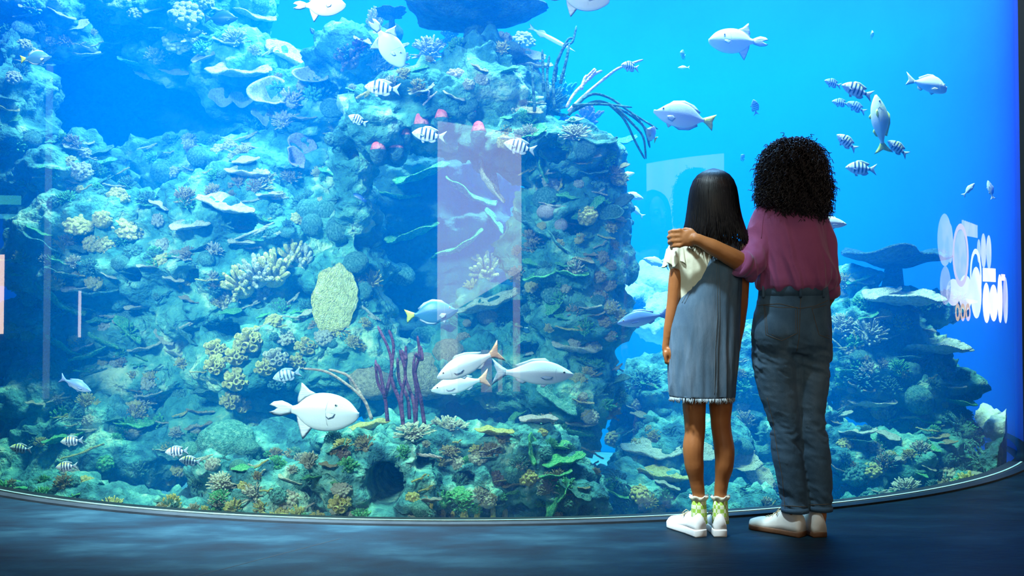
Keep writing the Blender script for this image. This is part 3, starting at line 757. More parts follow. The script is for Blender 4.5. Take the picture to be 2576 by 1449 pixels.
 ('frond',2480,1170,100,140,50,'teal','lower, at the right end of the reef'),
 ('frond',2380,1180,90,110,20,'teal','inner, at the right end of the reef'),
 ('finger',2430,1215,80,50,0,'yellow','close to the acrylic at the right end'),
 ('plate',2400,1010,90,24,8,'green','dim ledge at the right end of the reef'),
 ('plate',2400,880,80,20,2,'cream','faint ledge under the lit sign reflection'),
]:
    kind, px, py, w, h, ang, col, where = row
    coral(*row)

# table corals: a wide flat top on a stem
def table(px, py, wpx, y, stem, label, deg=0):
    k = mpp(y); c = P(px, py, y); r = wpx/2*k
    t = bpy.data.objects.new('table_coral', MESHES.setdefault(('tab', px), g_plate(px))); COL.objects.link(t)
    t.data.materials.append(CM['dark']); t.location = c; t.rotation_euler = (math.radians(deg), 0, .4); t.scale = (r*.97, r*.9, r*.8)
    tag(t, label, 'coral')
    m = MB(); m.tube([(0, 0, -.12), (.03, 0, -.22), (.02, 0, -.22-stem/r)], [.24, .17, .22], 12)
    st = link('stem', m, CM['dark'], t); return t
table(1190, 42, 322, 6.05, .14, 'dark flat table coral topping the arched rock', -2)
table(2245, 652, 270, 7.1, .16, 'dark flat table coral crowning the reef mound right of the woman', 2)
table(984, 36, 84, 6.4, .12, 'small dark disc coral near the top, left of the big table coral', -8)

# pink tipped tube sponges under the arch
def tube_sponge(px, py, wpx, hpx, label):
    h = hit(px, py+10, 6.3); y = h[0].y; k = mpp(y); o = thing('tube_sponge', inside(h[0]-Vector((0, .03, 0)), .1), label, 'sponge')
    r = wpx*.62*k; n = 14; m = MB()
    def ring(a, z, yy=0): return [(a*math.cos(2*PI*j/n), a*math.sin(2*PI*j/n)+yy, z) for j in range(n)]
    m.loft([ring(r*.5, -r*1.6, r*.9), ring(r*.95, -r*.9, r*.3), ring(r*1.05, -r*.2), ring(r*.9, r*.1), ring(r*.6, r*.15)]); link('tube', m, CM['dark'], o)
    m = MB(); m.loft([ring(r*.85, r*.05), ring(r*.95, r*.2), ring(r*.75, r*.8), ring(r*.55, r*1.25), ring(r*.25, r*1.45), ring(.01, r*1.47)]); link('tip', m, CM['pink'], o)['label'] = 'pink rounded tip'
for px, py, w, lab in ((953, 372, 34, 'leftmost pink-tipped tube sponge inside the cave mouth'), (998, 368, 32, 'pink-tipped tube sponge second from the left in the cave mouth'),
                       (1022, 334, 22, 'smallest pink-tipped tube sponge, just left of a striped fish'), (1060, 310, 38, 'largest pink-tipped tube sponge, above the striped fish'),
                       (1112, 292, 30, 'pink-tipped tube sponge at the upper corner of the pink reflection'), (1204, 326, 32, 'dim pink-tipped tube sponge high behind the pink reflection'),
                       (1187, 276, 20, 'tiny pale tube sponge at the top right of the cave')):
    tube_sponge(px, py, w, 50, lab)

# sea rods: branching whips, each colony one thing
def rods(lines, y, rad, col, label, name='sea_rod', rp=.0):
    m = MB(); rnd = random.Random(len(lines))
    for q, ln in enumerate(lines):
        pts = [Vector(P(px, py, y + .05*math.sin(q*1.9) + .02*i)) for i, (px, py) in enumerate(ln)]
        fine = []
        for i in range(len(pts)-1):
            for t in range(5): 
                p0 = pts[max(i-1, 0)]; p1 = pts[i]; p2 = pts[i+1]; p3 = pts[min(i+2, len(pts)-1)]; u = t/5
                fine.append(.5*((2*p1)+(p2-p0)*u+(2*p0-5*p1+4*p2-p3)*u*u+(3*p1-p0-3*p2+p3)*u**3))
        fine.append(pts[-1]); n = len(fine)
        m.tube(fine, [rad*(1-.35*i/n)*rnd.uniform(.93, 1.07) for i in range(n-1)]+[rad*.3], 8)
    o = link(name, m, CM[col]); tag(o, label, 'coral'); return o
rods([[(975,1060),(968,1000),(950,960),(945,905)],[(968,1000),(985,930),(978,880),(950,820)],[(1015,1075),(1005,1010),(985,950),(990,870),(978,830)],
      [(1015,1075),(1010,1000),(1020,940),(1005,880)],[(1045,1075),(1040,1010),(1020,950),(1022,905),(1020,870)],[(1045,1075),(1048,990),(1040,930),(1045,890)],
      [(1068,1070),(1058,1000),(1045,940),(1055,890),(1050,845)],[(1030,1055),(1025,1000),(1005,960),(1000,900)],[(1022,905),(1010,880)],[(1045,890),(1062,905),(1058,870)],[(968,1000),(955,930),(944,915)]],
     5.25, .0105, 'purple', 'dark purple sea rods standing on the ledge behind the silver fish')
rods([[(935,1055),(915,1005),(870,965),(820,935),(762,927)],[(915,1005),(880,950),(850,935),(826,930)]], 5.2, .009, 'brown', 'brown sea rod bending left over the triggerfish')
rods([[(1395,270),(1392,210),(1400,160),(1422,115),(1440,105),(1450,65)],[(1400,160),(1415,125),(1430,98),(1444,98)],[(1410,210),(1425,150),(1432,110)],
      [(1380,250),(1376,190),(1382,140)],[(1395,205),(1402,165)],[(1368,230),(1366,180),(1364,125)],[(1345,280),(1340,200),(1338,165)]], 5.75, .010, 'dark', 'tall dark sea rods rising upright against the open water')
rods([[(1425,270),(1445,235),(1480,200),(1500,175)],[(1480,200),(1498,185),(1515,178)],[(1462,225),(1472,195),(1480,190),(1497,172)],
      [(1430,280),(1470,240),(1530,190),(1560,170),(1618,150)]], 5.7, .010, 'lavender', 'pale lavender sea rods slanting up to the right')
rods([[(1430,290),(1480,240),(1530,245),(1590,285),(1655,325)],[(1440,280),(1500,255),(1550,270),(1600,300),(1640,340)],[(1530,260),(1570,300),(1600,360),(1622,400)],
      [(1550,270),(1590,310),(1618,345),(1625,400)],[(1590,285),(1620,320),(1635,372)],[(1440,265),(1510,262),(1590,270)]], 5.65, .009, 'dark', 'dark sea rods drooping right toward the yellow-tailed fish')

# small growths scattered over the rocks, a shared label for each patch of look-alikes
SPOTS = [((0,180,340,520), 12, 'at the left edge above the yellow clumps'), ((180,340,350,520), 14, 'on the domed rock above the yellow clumps'), ((340,480,330,520), 14, 'left of the broad round shelf'),
 ((480,640,300,490), 14, 'above the broad round shelf'), ((640,850,420,560), 14, 'beneath the lavender vase sponges'), ((150,330,600,700), 12, 'just below the row of yellow clumps'), ((340,540,600,760), 16, 'left of the pale finger bank'),
 ((540,800,760,850), 12, 'between the finger bank and the cup patch'), ((560,760,560,640), 10, 'above the pale finger bank'), ((0,140,640,960), 14, 'left of the grey reflection strip'), ((800,940,700,900), 10, 'around the tall disc sponge'),
 ((0,200,0,200), 12, 'in the upper left corner'), ((200,420,0,160), 14, 'on the middle of the upper ridge'), ((420,680,0,150), 14, 'around the blue tang'), ((680,860,190,350), 10, 'around the open vase sponges'),
 ((140,330,760,960), 12, 'around the green V of leaves'), ((330,520,900,1060), 12, 'in the blue shade left of the cup patch'), ((60,300,1000,1120), 12, 'above the striped fish at lower left'), ((300,520,1050,1230), 12, 'around the paired striped fish'),
 ((0,220,1180,1260), 8, 'near the lower left corner'), ((400,600,1150,1310), 16, 'below the big brain coral'), ((600,820,1130,1320), 20, 'between the brain coral and the round hole'), ((820,1080,1080,1320), 18, 'around the round hole'),
 ((860,1100,90,230), 14, 'on the left shoulder of the arch'), ((1100,1340,110,300), 10, 'on the face of the arch'), ((1260,1480,260,360), 12, 'on the right shoulder of the arch'),
 ((1300,1560,370,470), 14, 'at the top of the right column'), ((1310,1560,470,600), 16, 'in the middle of the right column'), ((1300,1520,600,760), 16, 'low on the right column'), ((1250,1560,760,900), 16, 'above the silver fish'), ((1440,1560,900,1060), 10, 'right of the silver fish'),
 ((1080,1300,1100,1310), 18, 'on the front of the ledge'), ((1300,1500,1060,1310), 18, 'under the right end of the ledge'), ((2095,2240,700,860), 12, 'under the right table coral'), ((2240,2440,740,900), 12, 'beneath the lit sign reflection'),
 ((2095,2220,860,1050), 16, 'beside the woman thigh'), ((2220,2440,900,1060), 16, 'upper middle of the right mound'), ((2095,2260,1050,1260), 20, 'beside the woman shin'), ((2260,2470,1060,1250), 20, 'at the right foot of the reef'),
 ((1510,1700,960,1120), 14, 'left of the denim skirt'), ((1510,1720,1220,1300), 8, 'at the acrylic left of the girl shoes'), ((1850,1950,900,1280), 10, 'between the girl and the woman')]
USED = set()
KIND = [('brain','teal'),('bush','yellow'),('lump','yellow'),('bush','tan'),('knob','yellow'),('plate','tan'),('bush','green'),('lump','teal'),('plate','cream'),('bush','teal'),('knob','cream'),('plate','teal'),('lump','cream'),('finger','green'),('knob','teal'),('plate','green'),('bush','cream')]
for (x0, x1, y0, y1), cnt, nm in SPOTS:
    for i in range(int(cnt*1.8)):
        px, py = R.uniform(x0, x1), R.uniform(y0, y1); h = hit(px, py)
        if math.hypot((px-965)/75, (py-1222)/85) < 1 or math.hypot(px-1165, py-1208) < 45 or (545 < px < 830 and 610 < py < 760): continue
        if h is None or h[3].data.materials[0] is rockD and R.random() < .6: continue
        for _ in range(60):
            kind, col = KIND[R.randrange(len(KIND))]; w = R.uniform(26, 66); key = (kind, col, nm, int(w > 38)+int(w > 50))
            if key not in USED: break
        else: continue
        USED.add(key);
        hh = w*(R.uniform(.25, .5) if kind == 'plate' else R.uniform(.7, 1)) if kind != 'lump' else 9
        coral(kind, px, py, w, hh, R.uniform(-25, 25), col, '', label=f"{'tiny' if w < 38 else 'small' if w < 50 else 'stout'} {WORD[col]} {NM[kind][1]} {nm}", group=f"small growths {nm}")
# ------------------------------------------------------------------ fish
def fish_mat(name, base, back, belly, stripes=None, stripe_col=(.015,.08,.22), tail=None, top_yellow=None, rough=.35):
    """scaly skin in the fish's own colours: back, flank, belly, upright bars"""
    m, nt, out = newmat(name); L = nt.links.new
    b = N(nt, 'ShaderNodeBsdfPrincipled'); b.inputs['Roughness'].default_value = rough; b.inputs['Specular IOR Level'].default_value = .4
    tc = N(nt, 'ShaderNodeTexCoord'); sp = N(nt, 'ShaderNodeSeparateXYZ'); L(tc.outputs['Object'], sp.inputs[0])
    cr = N(nt, 'ShaderNodeValToRGB'); mr = N(nt, 'ShaderNodeMapRange'); mr.inputs[1].default_value = -.22; mr.inputs[2].default_value = .26
    L(sp.outputs['Z'], mr.inputs[0]); L(mr.outputs[0], cr.inputs[0]); e = cr.color_ramp.elements
    e[0].position = .25; e[0].color = c4(belly); e[1].position = .9; e[1].color = c4(back); k = e.new(.55); k.color = c4(base)
    if top_yellow: k2 = e.new(.82); k2.color = c4(top_yellow)
    col = cr.outputs[0]
    if stripes:
        a = N(nt, 'ShaderNodeMath', operation='MULTIPLY'); a.inputs[1].default_value = stripes; L(sp.outputs['X'], a.inputs[0])
        s2 = N(nt, 'ShaderNodeMath', operation='SINE'); L(a.outputs[0], s2.inputs[0])
        cr2 = N(nt, 'ShaderNodeValToRGB'); cr2.color_ramp.elements[0].position = .55; cr2.color_ramp.elements[1].position = .70
        s3 = N(nt, 'ShaderNodeMath', operation='MULTIPLY_ADD'); s3.inputs[1].default_value = .5; s3.inputs[2].default_value = .5; L(s2.outputs[0], s3.inputs[0]); L(s3.outputs[0], cr2.inputs[0])
        lim = N(nt, 'ShaderNodeMapRange'); lim.inputs[1].default_value = -.34; lim.inputs[2].default_value = -.27; L(sp.outputs['X'], lim.inputs[0])
        fa = N(nt, 'ShaderNodeMath', operation='MULTIPLY'); L(cr2.outputs[0], fa.inputs[0]); L(lim.outputs[0], fa.inputs[1])
        lim2 = N(nt, 'ShaderNodeMapRange'); lim2.inputs[1].default_value = -.20; lim2.inputs[2].default_value = -.10; L(sp.outputs['Z'], lim2.inputs[0])
        fb = N(nt, 'ShaderNodeMath', operation='MULTIPLY'); L(fa.outputs[0], fb.inputs[0]); L(lim2.outputs[0], fb.inputs[1])
        mx = N(nt, 'ShaderNodeMix', data_type='RGBA'); L(fb.outputs[0], mx.inputs[0]); L(col, mx.inputs[6]); mx.inputs[7].default_value = c4(stripe_col); col = mx.outputs[2]
    L(col, b.inputs['Base Color'])
    v = N(nt, 'ShaderNodeTexVoronoi'); v.inputs['Scale'].default_value = 55; L(tc.outputs['Object'], v.inputs['Vector'])
    bp = N(nt, 'ShaderNodeBump'); bp.inputs['Strength'].default_value = .08; bp.inputs['Distance'].default_value = .004; L(v.outputs['Distance'], bp.inputs['Height']); L(bp.outputs[0], b.inputs['Normal'])
    L(b.outputs[0], out.inputs[0]); return m
def finm(name, c): return pmat(name, [tuple(x*.7 for x in c), c], scale=3, rough=.4, bump=.4, bscale=8, stretch=(1, 1, 9), bdist=.01)
white = (.92,.95,.95)
eye_m = pmat('fish_eye', [(.01,.01,.015)], rough=.1, bump=0, spec=.8)
iris_m = pmat('fish_iris', [(.75,.75,.6)], rough=.2, bump=0)
# outline stations: x from snout to tail root, top, bottom, half thickness
FK = {
 'sergeant': dict(prof=[(-.5,.0,-.0,.004),(-.47,.04,-.035,.03),(-.40,.105,-.085,.055),(-.30,.17,-.145,.075),(-.18,.215,-.185,.085),(-.05,.215,-.195,.082),(.08,.17,-.165,.065),(.18,.095,-.10,.042),(.25,.052,-.055,.025),(.29,.05,-.05,.018)],
   tail=[(.27,.05),(.34,.085),(.50,.19),(.475,.13),(.405,.0),(.475,-.13),(.50,-.19),(.34,-.085),(.27,-.05)],
   dorsal=[(-.20,.20),(-.14,.25),(.0,.262),(.12,.225),(.22,.19),(.27,.15),(.20,.08),(.05,.16)], anal=[(-.02,-.18),(.08,-.23),(.18,-.205),(.25,-.14),(.2,-.08),(.08,-.14)],
   pec=[(-.26,-.02),(-.16,.0),(-.11,-.05),(-.16,-.09)], pelvic=[(-.2,-.18),(-.16,-.26),(-.08,-.24),(-.12,-.18)],
   mats=(fish_mat('sergeant_skin', (.80,.90,.95), (.45,.55,.60), (.80,.88,.97), 52, top_yellow=(.85,.90,.15)), finm('sergeant_fin', (.50,.62,.75))), eye=(-.41,.025,.021)),
 'trigger': dict(prof=[(-.5,-.03,-.05,.008),(-.485,.01,-.08,.03),(-.45,.055,-.115,.045),(-.39,.115,-.155,.058),(-.30,.165,-.20,.07),(-.18,.195,-.225,.082),(-.05,.195,-.22,.082),(.06,.16,-.18,.066),(.14,.10,-.115,.045),(.19,.055,-.065,.028),(.25,.035,-.045,.02)],
   tail=[(.23,.035),(.29,.065),(.36,.09),(.45,.075),(.50,.035),(.45,.035),(.41,.005),(.45,-.03),(.50,-.045),(.45,-.075),(.36,-.085),(.29,-.065),(.23,-.045)],
   dorsal=[(-.02,.185),(.06,.22),(.13,.285),(.155,.30),(.165,.22),(.19,.13),(.185,.06),(.10,.13)], anal=[(-.0,-.185),(.03,-.23),(.09,-.315),(.11,-.33),(.14,-.25),(.18,-.13),(.19,-.06),(.10,-.14)],
   pec=[(-.24,-.02),(-.15,-.01),(-.13,-.05),(-.16,-.08),(-.22,-.06)], pelvic=None,
   mats=(fish_mat('triggerfish_skin', (.80,.90,.92), (.68,.78,.82), (.84,.92,.93)), finm('triggerfish_fin', (.86,.93,.98))), eye=(-.25,.075,.016)),
 'snapper': dict(prof=[(-.5,-.015,-.03,.006),(-.47,.02,-.05,.03),(-.38,.075,-.095,.05),(-.27,.125,-.13,.065),(-.13,.155,-.145,.072),(.0,.145,-.135,.066),(.12,.10,-.10,.05),(.22,.055,-.06,.03),(.29,.035,-.035,.018),(.33,.035,-.035,.014)],
   tail=[(.31,.035),(.38,.075),(.50,.17),(.485,.10),(.44,.0),(.485,-.10),(.50,-.16),(.38,-.07),(.31,-.035)],
   dorsal=[(-.22,.135),(-.15,.185),(.0,.175),(.14,.125),(.22,.095),(.20,.05),(.0,.12)], anal=[(.06,-.11),(.12,-.14),(.20,-.10),(.22,-.05),(.12,-.08)],
   pec=[(-.24,-.04),(-.14,-.03),(-.08,-.05),(-.14,-.075),(-.22,-.07)], pelvic=[(-.2,-.13),(-.14,-.18),(-.09,-.16),(-.12,-.13)],
   mats=(fish_mat('snapper_skin', (.80,.87,.95), (.66,.76,.88), (.88,.92,.97)), finm('snapper_fin', (.66,.78,.92))), eye=(-.385,.015,.02)),
 'surgeon': dict(prof=[(-.5,-.03,-.05,.008),(-.46,.0,-.075,.025),(-.39,.06,-.12,.045),(-.28,.15,-.17,.06),(-.14,.20,-.20,.068),(.0,.20,-.20,.062),(.12,.15,-.16,.045),(.22,.075,-.09,.026),(.28,.035,-.045,.016),(.32,.03,-.035,.014)],
   tail=[(.30,.03),(.36,.06),(.50,.13),(.475,.05),(.46,.0),(.475,-.06),(.48,-.15),(.36,-.06),(.30,-.03)],
   dorsal=[(-.30,.13),(-.22,.205),(-.05,.245),(.12,.20),(.24,.11),(.22,.06),(.0,.17)], anal=[(-.2,-.17),(-.05,-.24),(.12,-.21),(.24,-.12),(.22,-.07),(.0,-.18)],
   pec=[(-.27,-.06),(-.18,-.04),(-.13,-.08),(-.17,-.14),(-.24,-.12)], pelvic=[(-.28,-.15),(-.22,-.24),(-.18,-.2),(-.18,-.17)],
   mats=(fish_mat('surgeonfish_skin', (.50,.62,.85), (.74,.80,.95), (.80,.90,.95)), finm('surgeonfish_fin', (.55,.66,.88))), eye=(-.36,.045,.017)),
 'grunt': dict(prof=[(-.5,-.08,-.10,.006),(-.48,-.04,-.14,.03),(-.42,.05,-.175,.055),(-.33,.14,-.195,.07),(-.22,.195,-.20,.078),(-.08,.20,-.19,.075),(.06,.145,-.15,.06),(.17,.075,-.095,.036),(.24,.035,-.05,.02),(.28,.03,-.04,.015)],
   tail=[(.26,.03),(.34,.08),(.50,.20),(.455,.10),(.42,.02),(.45,-.05),(.48,-.13),(.34,-.07),(.26,-.04)],
   dorsal=[(-.22,.19),(-.12,.235),(.0,.225),(.10,.17),(.2,.115),(.18,.06),(.0,.16)], anal=[(.04,-.14),(.10,-.20),(.18,-.16),(.2,-.08),(.1,-.11)],
   pec=[(-.28,-.09),(-.17,-.08),(-.10,-.13),(-.2,-.14)], pelvic=[(-.24,-.19),(-.16,-.25),(-.1,-.2),(-.14,-.18)],
   mats=(fish_mat('grunt_skin', (.85,.90,.90), (.85,.90,.75), (.93,.95,.93)), finm('grunt_fin', (.85,.92,.70))), eye=(-.41,.03,.02)),
 'needle': dict(prof=[(-.5,.0,-.005,.003),(-.40,.012,-.014,.01),(-.28,.03,-.035,.022),(-.1,.042,-.045,.03),(.1,.04,-.042,.028),(.28,.025,-.028,.016),(.38,.014,-.015,.008)],
   tail=[(.36,.014),(.42,.04),(.50,.07),(.45,0),(.49,-.06),(.42,-.035),(.36,-.015)], dorsal=[(.12,.036),(.2,.075),(.3,.04),(.3,.02)], anal=[(.12,-.036),(.2,-.075),(.3,-.04),(.3,-.02)],
   pec=[(-.2,0),(-.12,.02),(-.1,-.02)], pelvic=None, mats=(fish_mat('slender_skin', (.85,.92,.95), (.75,.86,.92), (.9,.95,.97)), finm('slender_fin', (.8,.88,.95))), eye=(-.30,.006,.010)),
}
VAR = {'yellowtail': ('surgeon', None, finm('yellow_tail', (.92,.95,.12))),
 'bluesurgeon': ('surgeon', fish_mat('blue_surgeon_skin', (.05,.20,.38), (.08,.26,.48), (.06,.22,.40)), finm('yellow_tail_fin', (.85,.90,.12))),
 'tang': ('surgeon', fish_mat('dark_tang_skin', (.01,.05,.22), (.02,.09,.35), (.01,.04,.18)), finm('dark_tang_fin', (.01,.05,.22))),
 'orange': ('snapper', None, finm('orange_tail', (.95,.50,.32))),
 'bluesnapper': ('snapper', fish_mat('blue_fish_skin', (.16,.30,.72), (.12,.24,.62), (.66,.72,.88)), finm('blue_fish_fin', (.35,.45,.85))),
 'greenfish': ('snapper', fish_mat('green_yellow_skin', (.75,.88,.70), (.40,.75,.35), (.93,.96,.95)), finm('green_yellow_fin', (.70,.85,.15))),
 'pale': ('snapper', fish_mat('pale_fish_skin', (.80,.84,.95), (.74,.80,.95), (.88,.90,.97)), finm('pale_fish_fin', (.80,.82,.95))),
 'dim': ('sergeant', fish_mat('sergeant_skin_dimmed', (.42,.60,.72), (.35,.5,.6), (.55,.7,.8), 52, (.05,.12,.22)), finm('sergeant_fin_dimmed', (.30,.45,.6)))}  # sergeant copy, dimmer light put into its darker colours
FPROTO = {}
def sect(a, t, b, yy, n=20):
    out = []
    for k in range(n):
        q = 2*PI*k/n; s, c = math.sin(q), math.cos(q); z = (t if s > 0 else -b)*abs(s)**1.15*(1 if s > 0 else -1)
        out.append((a, yy*c*(1-.25*abs(s)), z))
    return out
def smooth_prof(prof, m=3):
    xs = [p[0] for p in prof]; out = []
    for i in range(len(prof)-1):
        p0, p1, p2, p3 = (prof[max(i-1, 0)], prof[i], prof[i+1], prof[min(i+2, len(prof)-1)])
        for j in range(m):
            u = j/m; out.append(tuple(.5*((2*b)+(c-a)*u+(2*a-5*b+4*c-d)*u*u+(3*b-a-3*c+d)*u**3) for a, b, c, d in zip(p0, p1, p2, p3)))
    out.append(prof[-1]); return out
def fin_mesh(poly, t=.006, wave=.0):
    cx = sum(p[0] for p in poly)/len(poly); cz = sum(p[1] for p in poly)/len(poly); n = len(poly)
    # subdivide the outline, thick in the middle and thin at the rim
    rim = []
    for i in range(n):
        a, b = poly[i], poly[(i+1) % n]
        for u in (0, .5): rim.append((a[0]+(b[0]-a[0])*u, a[1]+(b[1]-a[1])*u))
    m = MB(); k = len(rim); V = [(cx, -t, cz), (cx, t, cz)]
    V += [(cx+(x-cx)*.55, -t*.8+wave*math.sin(14*x), cz+(z-cz)*.55) for x, z in rim] + [(cx+(x-cx)*.55, t*.8+wave*math.sin(14*x), cz+(z-cz)*.55) for x, z in rim]
    V += [(x, wave*math.sin(14*x), z) for x, z in rim]; Fc = []
    for i in range(k):
        j = (i+1) % k; Fc += [(0, 2+i, 2+j), (1, 2+k+j, 2+k+i), (2+i, 2+2*k+i, 2+2*k+j, 2+j), (2+k+i, 2+k+j, 2+2*k+j, 2+2*k+i)]
    m.add(V, Fc); return m
def fish_proto(kind):
    if kind in FPROTO: return FPROTO[kind]
    base, skin, tailm = VAR.get(kind, (kind, None, None)); d = FK[base]; skin = skin or d['mats'][0]; fm = d['mats'][1] if not kind in ('tang', 'dim', 'pale', 'bluesnapper', 'greenfish') else tailm; tailm = tailm or fm
    m = MB(); pr = smooth_prof(d['prof']); m.loft([sect(x, t, b, y) for x, t, b, y in pr])
    nm = {'sergeant': 'sergeant_fish', 'dim': 'sergeant_fish', 'trigger': 'triggerfish', 'surgeon': 'surgeonfish', 'yellowtail': 'surgeonfish', 'bluesurgeon': 'surgeonfish', 'tang': 'tang_fish', 'grunt': 'grunt_fish', 'needle': 'slender_fish'}.get(kind, 'snapper_fish')
    o = link(nm, m, skin)
    link('tail_fin', fin_mesh(d['tail'], .008), tailm, o)
    link('dorsal_fin', fin_mesh(d['dorsal']), fm, o)
    link('anal_fin', fin_mesh(d['anal']), fm, o)
    yw = max(p[3] for p in d['prof'])
    for s in (-1, 1):
        f = link('pectoral_fin', fin_mesh(d['pec'], .0015), fm, o); f.location = (-.01, s*(yw+.002), 0); f.rotation_euler = (0, 0, s*.03)
        f.matrix_parent_inverse = Matrix()
        ex, ez, er = d['eye']; ey = [p for p in pr if p[0] <= ex][-1][3]*.93
        m = MB(); m.ell((ex, s*ey, ez), (er, er*.5, er), 14, 8); e = link('eye', m, iris_m, o)
        m = MB(); m.ell((ex, s*(ey+er*.28), ez), (er*.6, er*.4, er*.6), 12, 8); link('pupil', m, eye_m, e)
    x0 = d['eye'][0]; px_ = x0+.10 if base != 'needle' else x0+.06
    row = min(pr, key=lambda p: abs(p[0]-px_)); m = MB()
    for s in (-1, 1):
        m.tube([(px_+.028*math.cos(q)-.02, s*row[3]*(.995*abs(math.cos(q*.75))**.45+.004), (row[1] if q > 0 else row[2])*abs(math.sin(q*.55)) * (1 if q > 0 else 1) if q > 0 else row[2]*abs(math.sin(q*.55))) for q in [(-1.25+2.5*k/10) for k in range(11)]], .0014, 5)
    link('gill_cover_edge', m, fm, o)
    if d['pelvic']: link('pelvic_fin', fin_mesh(d['pelvic']), fm, o)
    FPROTO[kind] = o; o['used'] = 0; return o
def fish(kind, px, py, lpx, y, ang, label, right=False, yaw=0, group=None):
    """head points left unless right; ang tips it clockwise in degrees; yaw turns it away"""
    p0 = fish_proto(kind)
    if p0['used']: o = dup(p0)
    else: o = p0; p0['used'] = 1
    pos = inside(P(px, py, y), .06); L_ = lpx*mpp(pos.y)
    o.matrix_world = Matrix.Translation(pos) @ Matrix.Rotation(math.radians(ang), 4, 'Y') @ Matrix.Rotation(math.radians(yaw)+(PI if right else 0), 4, 'Z') @ Matrix.Diagonal((L_, L_, L_, 1))
    tag(o, label, 'fish', group); return o
SG = 'black barred sergeant fish'
fish('trigger', 790, 1032, 226, 4.85, 3, 'large white triggerfish facing right above the brain coral', True)
fish('trigger', 803, 12, 134, 5.0, -2, 'white triggerfish cut by the top edge, facing right', True)
fish('trigger', 976, 108, 142, 5.3, 52, 'white triggerfish diving nose down by the arched rock', True, 24)
fish('trigger', 1455, -8, 160, 5.0, 3, 'white triggerfish at the top edge over open water', True)
fish('trigger', 1858, 102, 152, 5.8, 3, 'pale triggerfish swimming left high in open water')
fish('snapper', 1340, 938, 204, 4.95, 1, 'silver snapper facing right beside the orange tailed fish', True)
fish('orange', 1180, 915, 176, 4.9, -22, 'silver blue snapper with orange tail rising right, upper of the pair')
fish('orange', 1158, 966, 150, 5.25, -11, 'bluish snapper with orange tail half hidden under the other')
fish('yellowtail', 1722, 292, 158, 5.4, 12, 'pale surgeonfish with yellow tail in open water, facing left')
fish('yellowtail', 1640, 338, 80, 5.2, 28, 'small yellow finned surgeonfish turned away by the sea rods', False, 62)
fish('bluesurgeon', 1085, 786, 134, 5.35, -8, 'blue surgeonfish with yellow tail below the cave, facing right', True)
fish('bluesurgeon', 90, 145, 80, 5.7, -6, 'dark surgeonfish with yellow tail in the upper left', True)
fish('bluesnapper', 1618, 800, 132, 5.3, -10, 'blue snapper nosing left just behind the girl')
fish('grunt', 2330, 210, 108, 6.1, 10, 'white grunt with yellowish tail facing right, upper right', True)
fish('greenfish', 2214, 312, 150, 5.7, 84, 'white and green fish hanging head up among the striped fish')
fish('pale', 2085, 560, 90, 5.4, 4, 'white fish poking out from behind the woman shoulder', True)
fish('tang', 556, 45, 86, 6.8, -2, 'dark blue tang over the pale upper reef ridge', True)
fish('tang', 486, 84, 50, 7.0, -16, 'small dark blue tang under the larger one', True)
fish('tang', 787, 80, 26, 6.6, 60, 'tiny dark fish alone in the upper open gap')
fish('bluesnapper', 190, 967, 86, 5.6, 22, 'dim blue fish slanting down at the lower left', True)
fish('tang', 893, 500, 62, 5.9, 8, 'dark fish with pale back left of the cave blades', True)
fish('needle', 1388, 98, 136, 6.0, 28, 'slender pale fish slanting down right of the table coral', True)
fish('pale', 1590, 492, 60, 6.6, 14, 'pinkish white fish at the right rim of the rock column', True)
fish('pale', 1600, 530, 50, 6.9, 40, 'pale small fish below the pinkish one at the column rim')
fish('pale', 1652, 660, 70, 7.0, 18, 'faint pale fish left of the girl shoulder')
fish('pale', 1575, 440, 44, 6.7, -14, 'small whitish fish touching the rim of the rock column', True)
fish('pale', 2437, 477, 44, 6.4, -48, 'small lilac fish rising left of the right black post', True)
fish('pale', 2492, 478, 50, 6.5, 76, 'small whitish fish upright near the right black post')
fish('pale', 1720, 170, 30, 7.2, 0, 'tiny faint fish under the pale triggerfish')
for row in [(962,222,92,5.2,5,0,'facing left over the arched rock','sergeant'),(900,302,52,5.4,22,20,'small, just left of the arched rock face','sergeant'),
 (1079,340,88,5.0,8,0,'crossing the upper left corner of the pink reflection','sergeant'),(1308,370,84,5.0,14,0,'below the vivid green leaf','sergeant'),
 (722,944,74,5.1,-14,0,'bluish, at the right end of the yellow cup patch','dim'),(445,1136,60,5.0,-4,0,'upper of the pair at lower left','sergeant'),
 (478,1160,56,5.1,6,0,'lower of the pair at lower left','sergeant'),(181,1110,58,5.3,-4,0,'upper one of the two stacked at far lower left','sergeant'),
 (168,1174,56,5.2,-4,0,'lower one of the two stacked at far lower left','sergeant'),(40,1130,54,5.4,8,10,'closest to the left edge of the view','sergeant'),
 (2095,210,48,6.0,16,10,'dim, leading the right hand school','dim'),(2156,228,84,5.6,20,0,'biggest of the right hand school','sergeant'),
 (2115,259,46,6.1,10,0,'dim, under the biggest of the school','dim'),(2155,270,54,6.0,30,0,'dim, touching the upright green fish','dim'),
 (2130,358,64,5.7,38,0,'steeply tilted, left of the upright green fish','sergeant'),(2258,373,64,5.7,36,0,'tilted, right of the upright green fish','sergeant'),
 (2166,424,80,5.7,4,0,'lowest of the right hand school, level','sergeant'),(1585,168,56,5.6,4,30,'at the tip of the slanting sea rod','sergeant'),
 (2193,88,44,6.4,0,78,'seen head on, alone high on the right','dim'),(1718,138,48,6.3,6,66,'turned toward the viewer, left of the pale triggerfish','dim'),
 (1899,270,44,6.2,70,30,'tiny, upright above the curly hair','dim'),(1868,397,34,6.6,40,60,'tiny, dark, beside the curly hair','dim'),
 (1062,452,1,9,0,0,'','')]:
    px, py, l, y, a, yw, w, k = row
    if k: fish(k, px, py, l, y, a, f'{SG} {w}', False, yw, 'black barred sergeant fish')
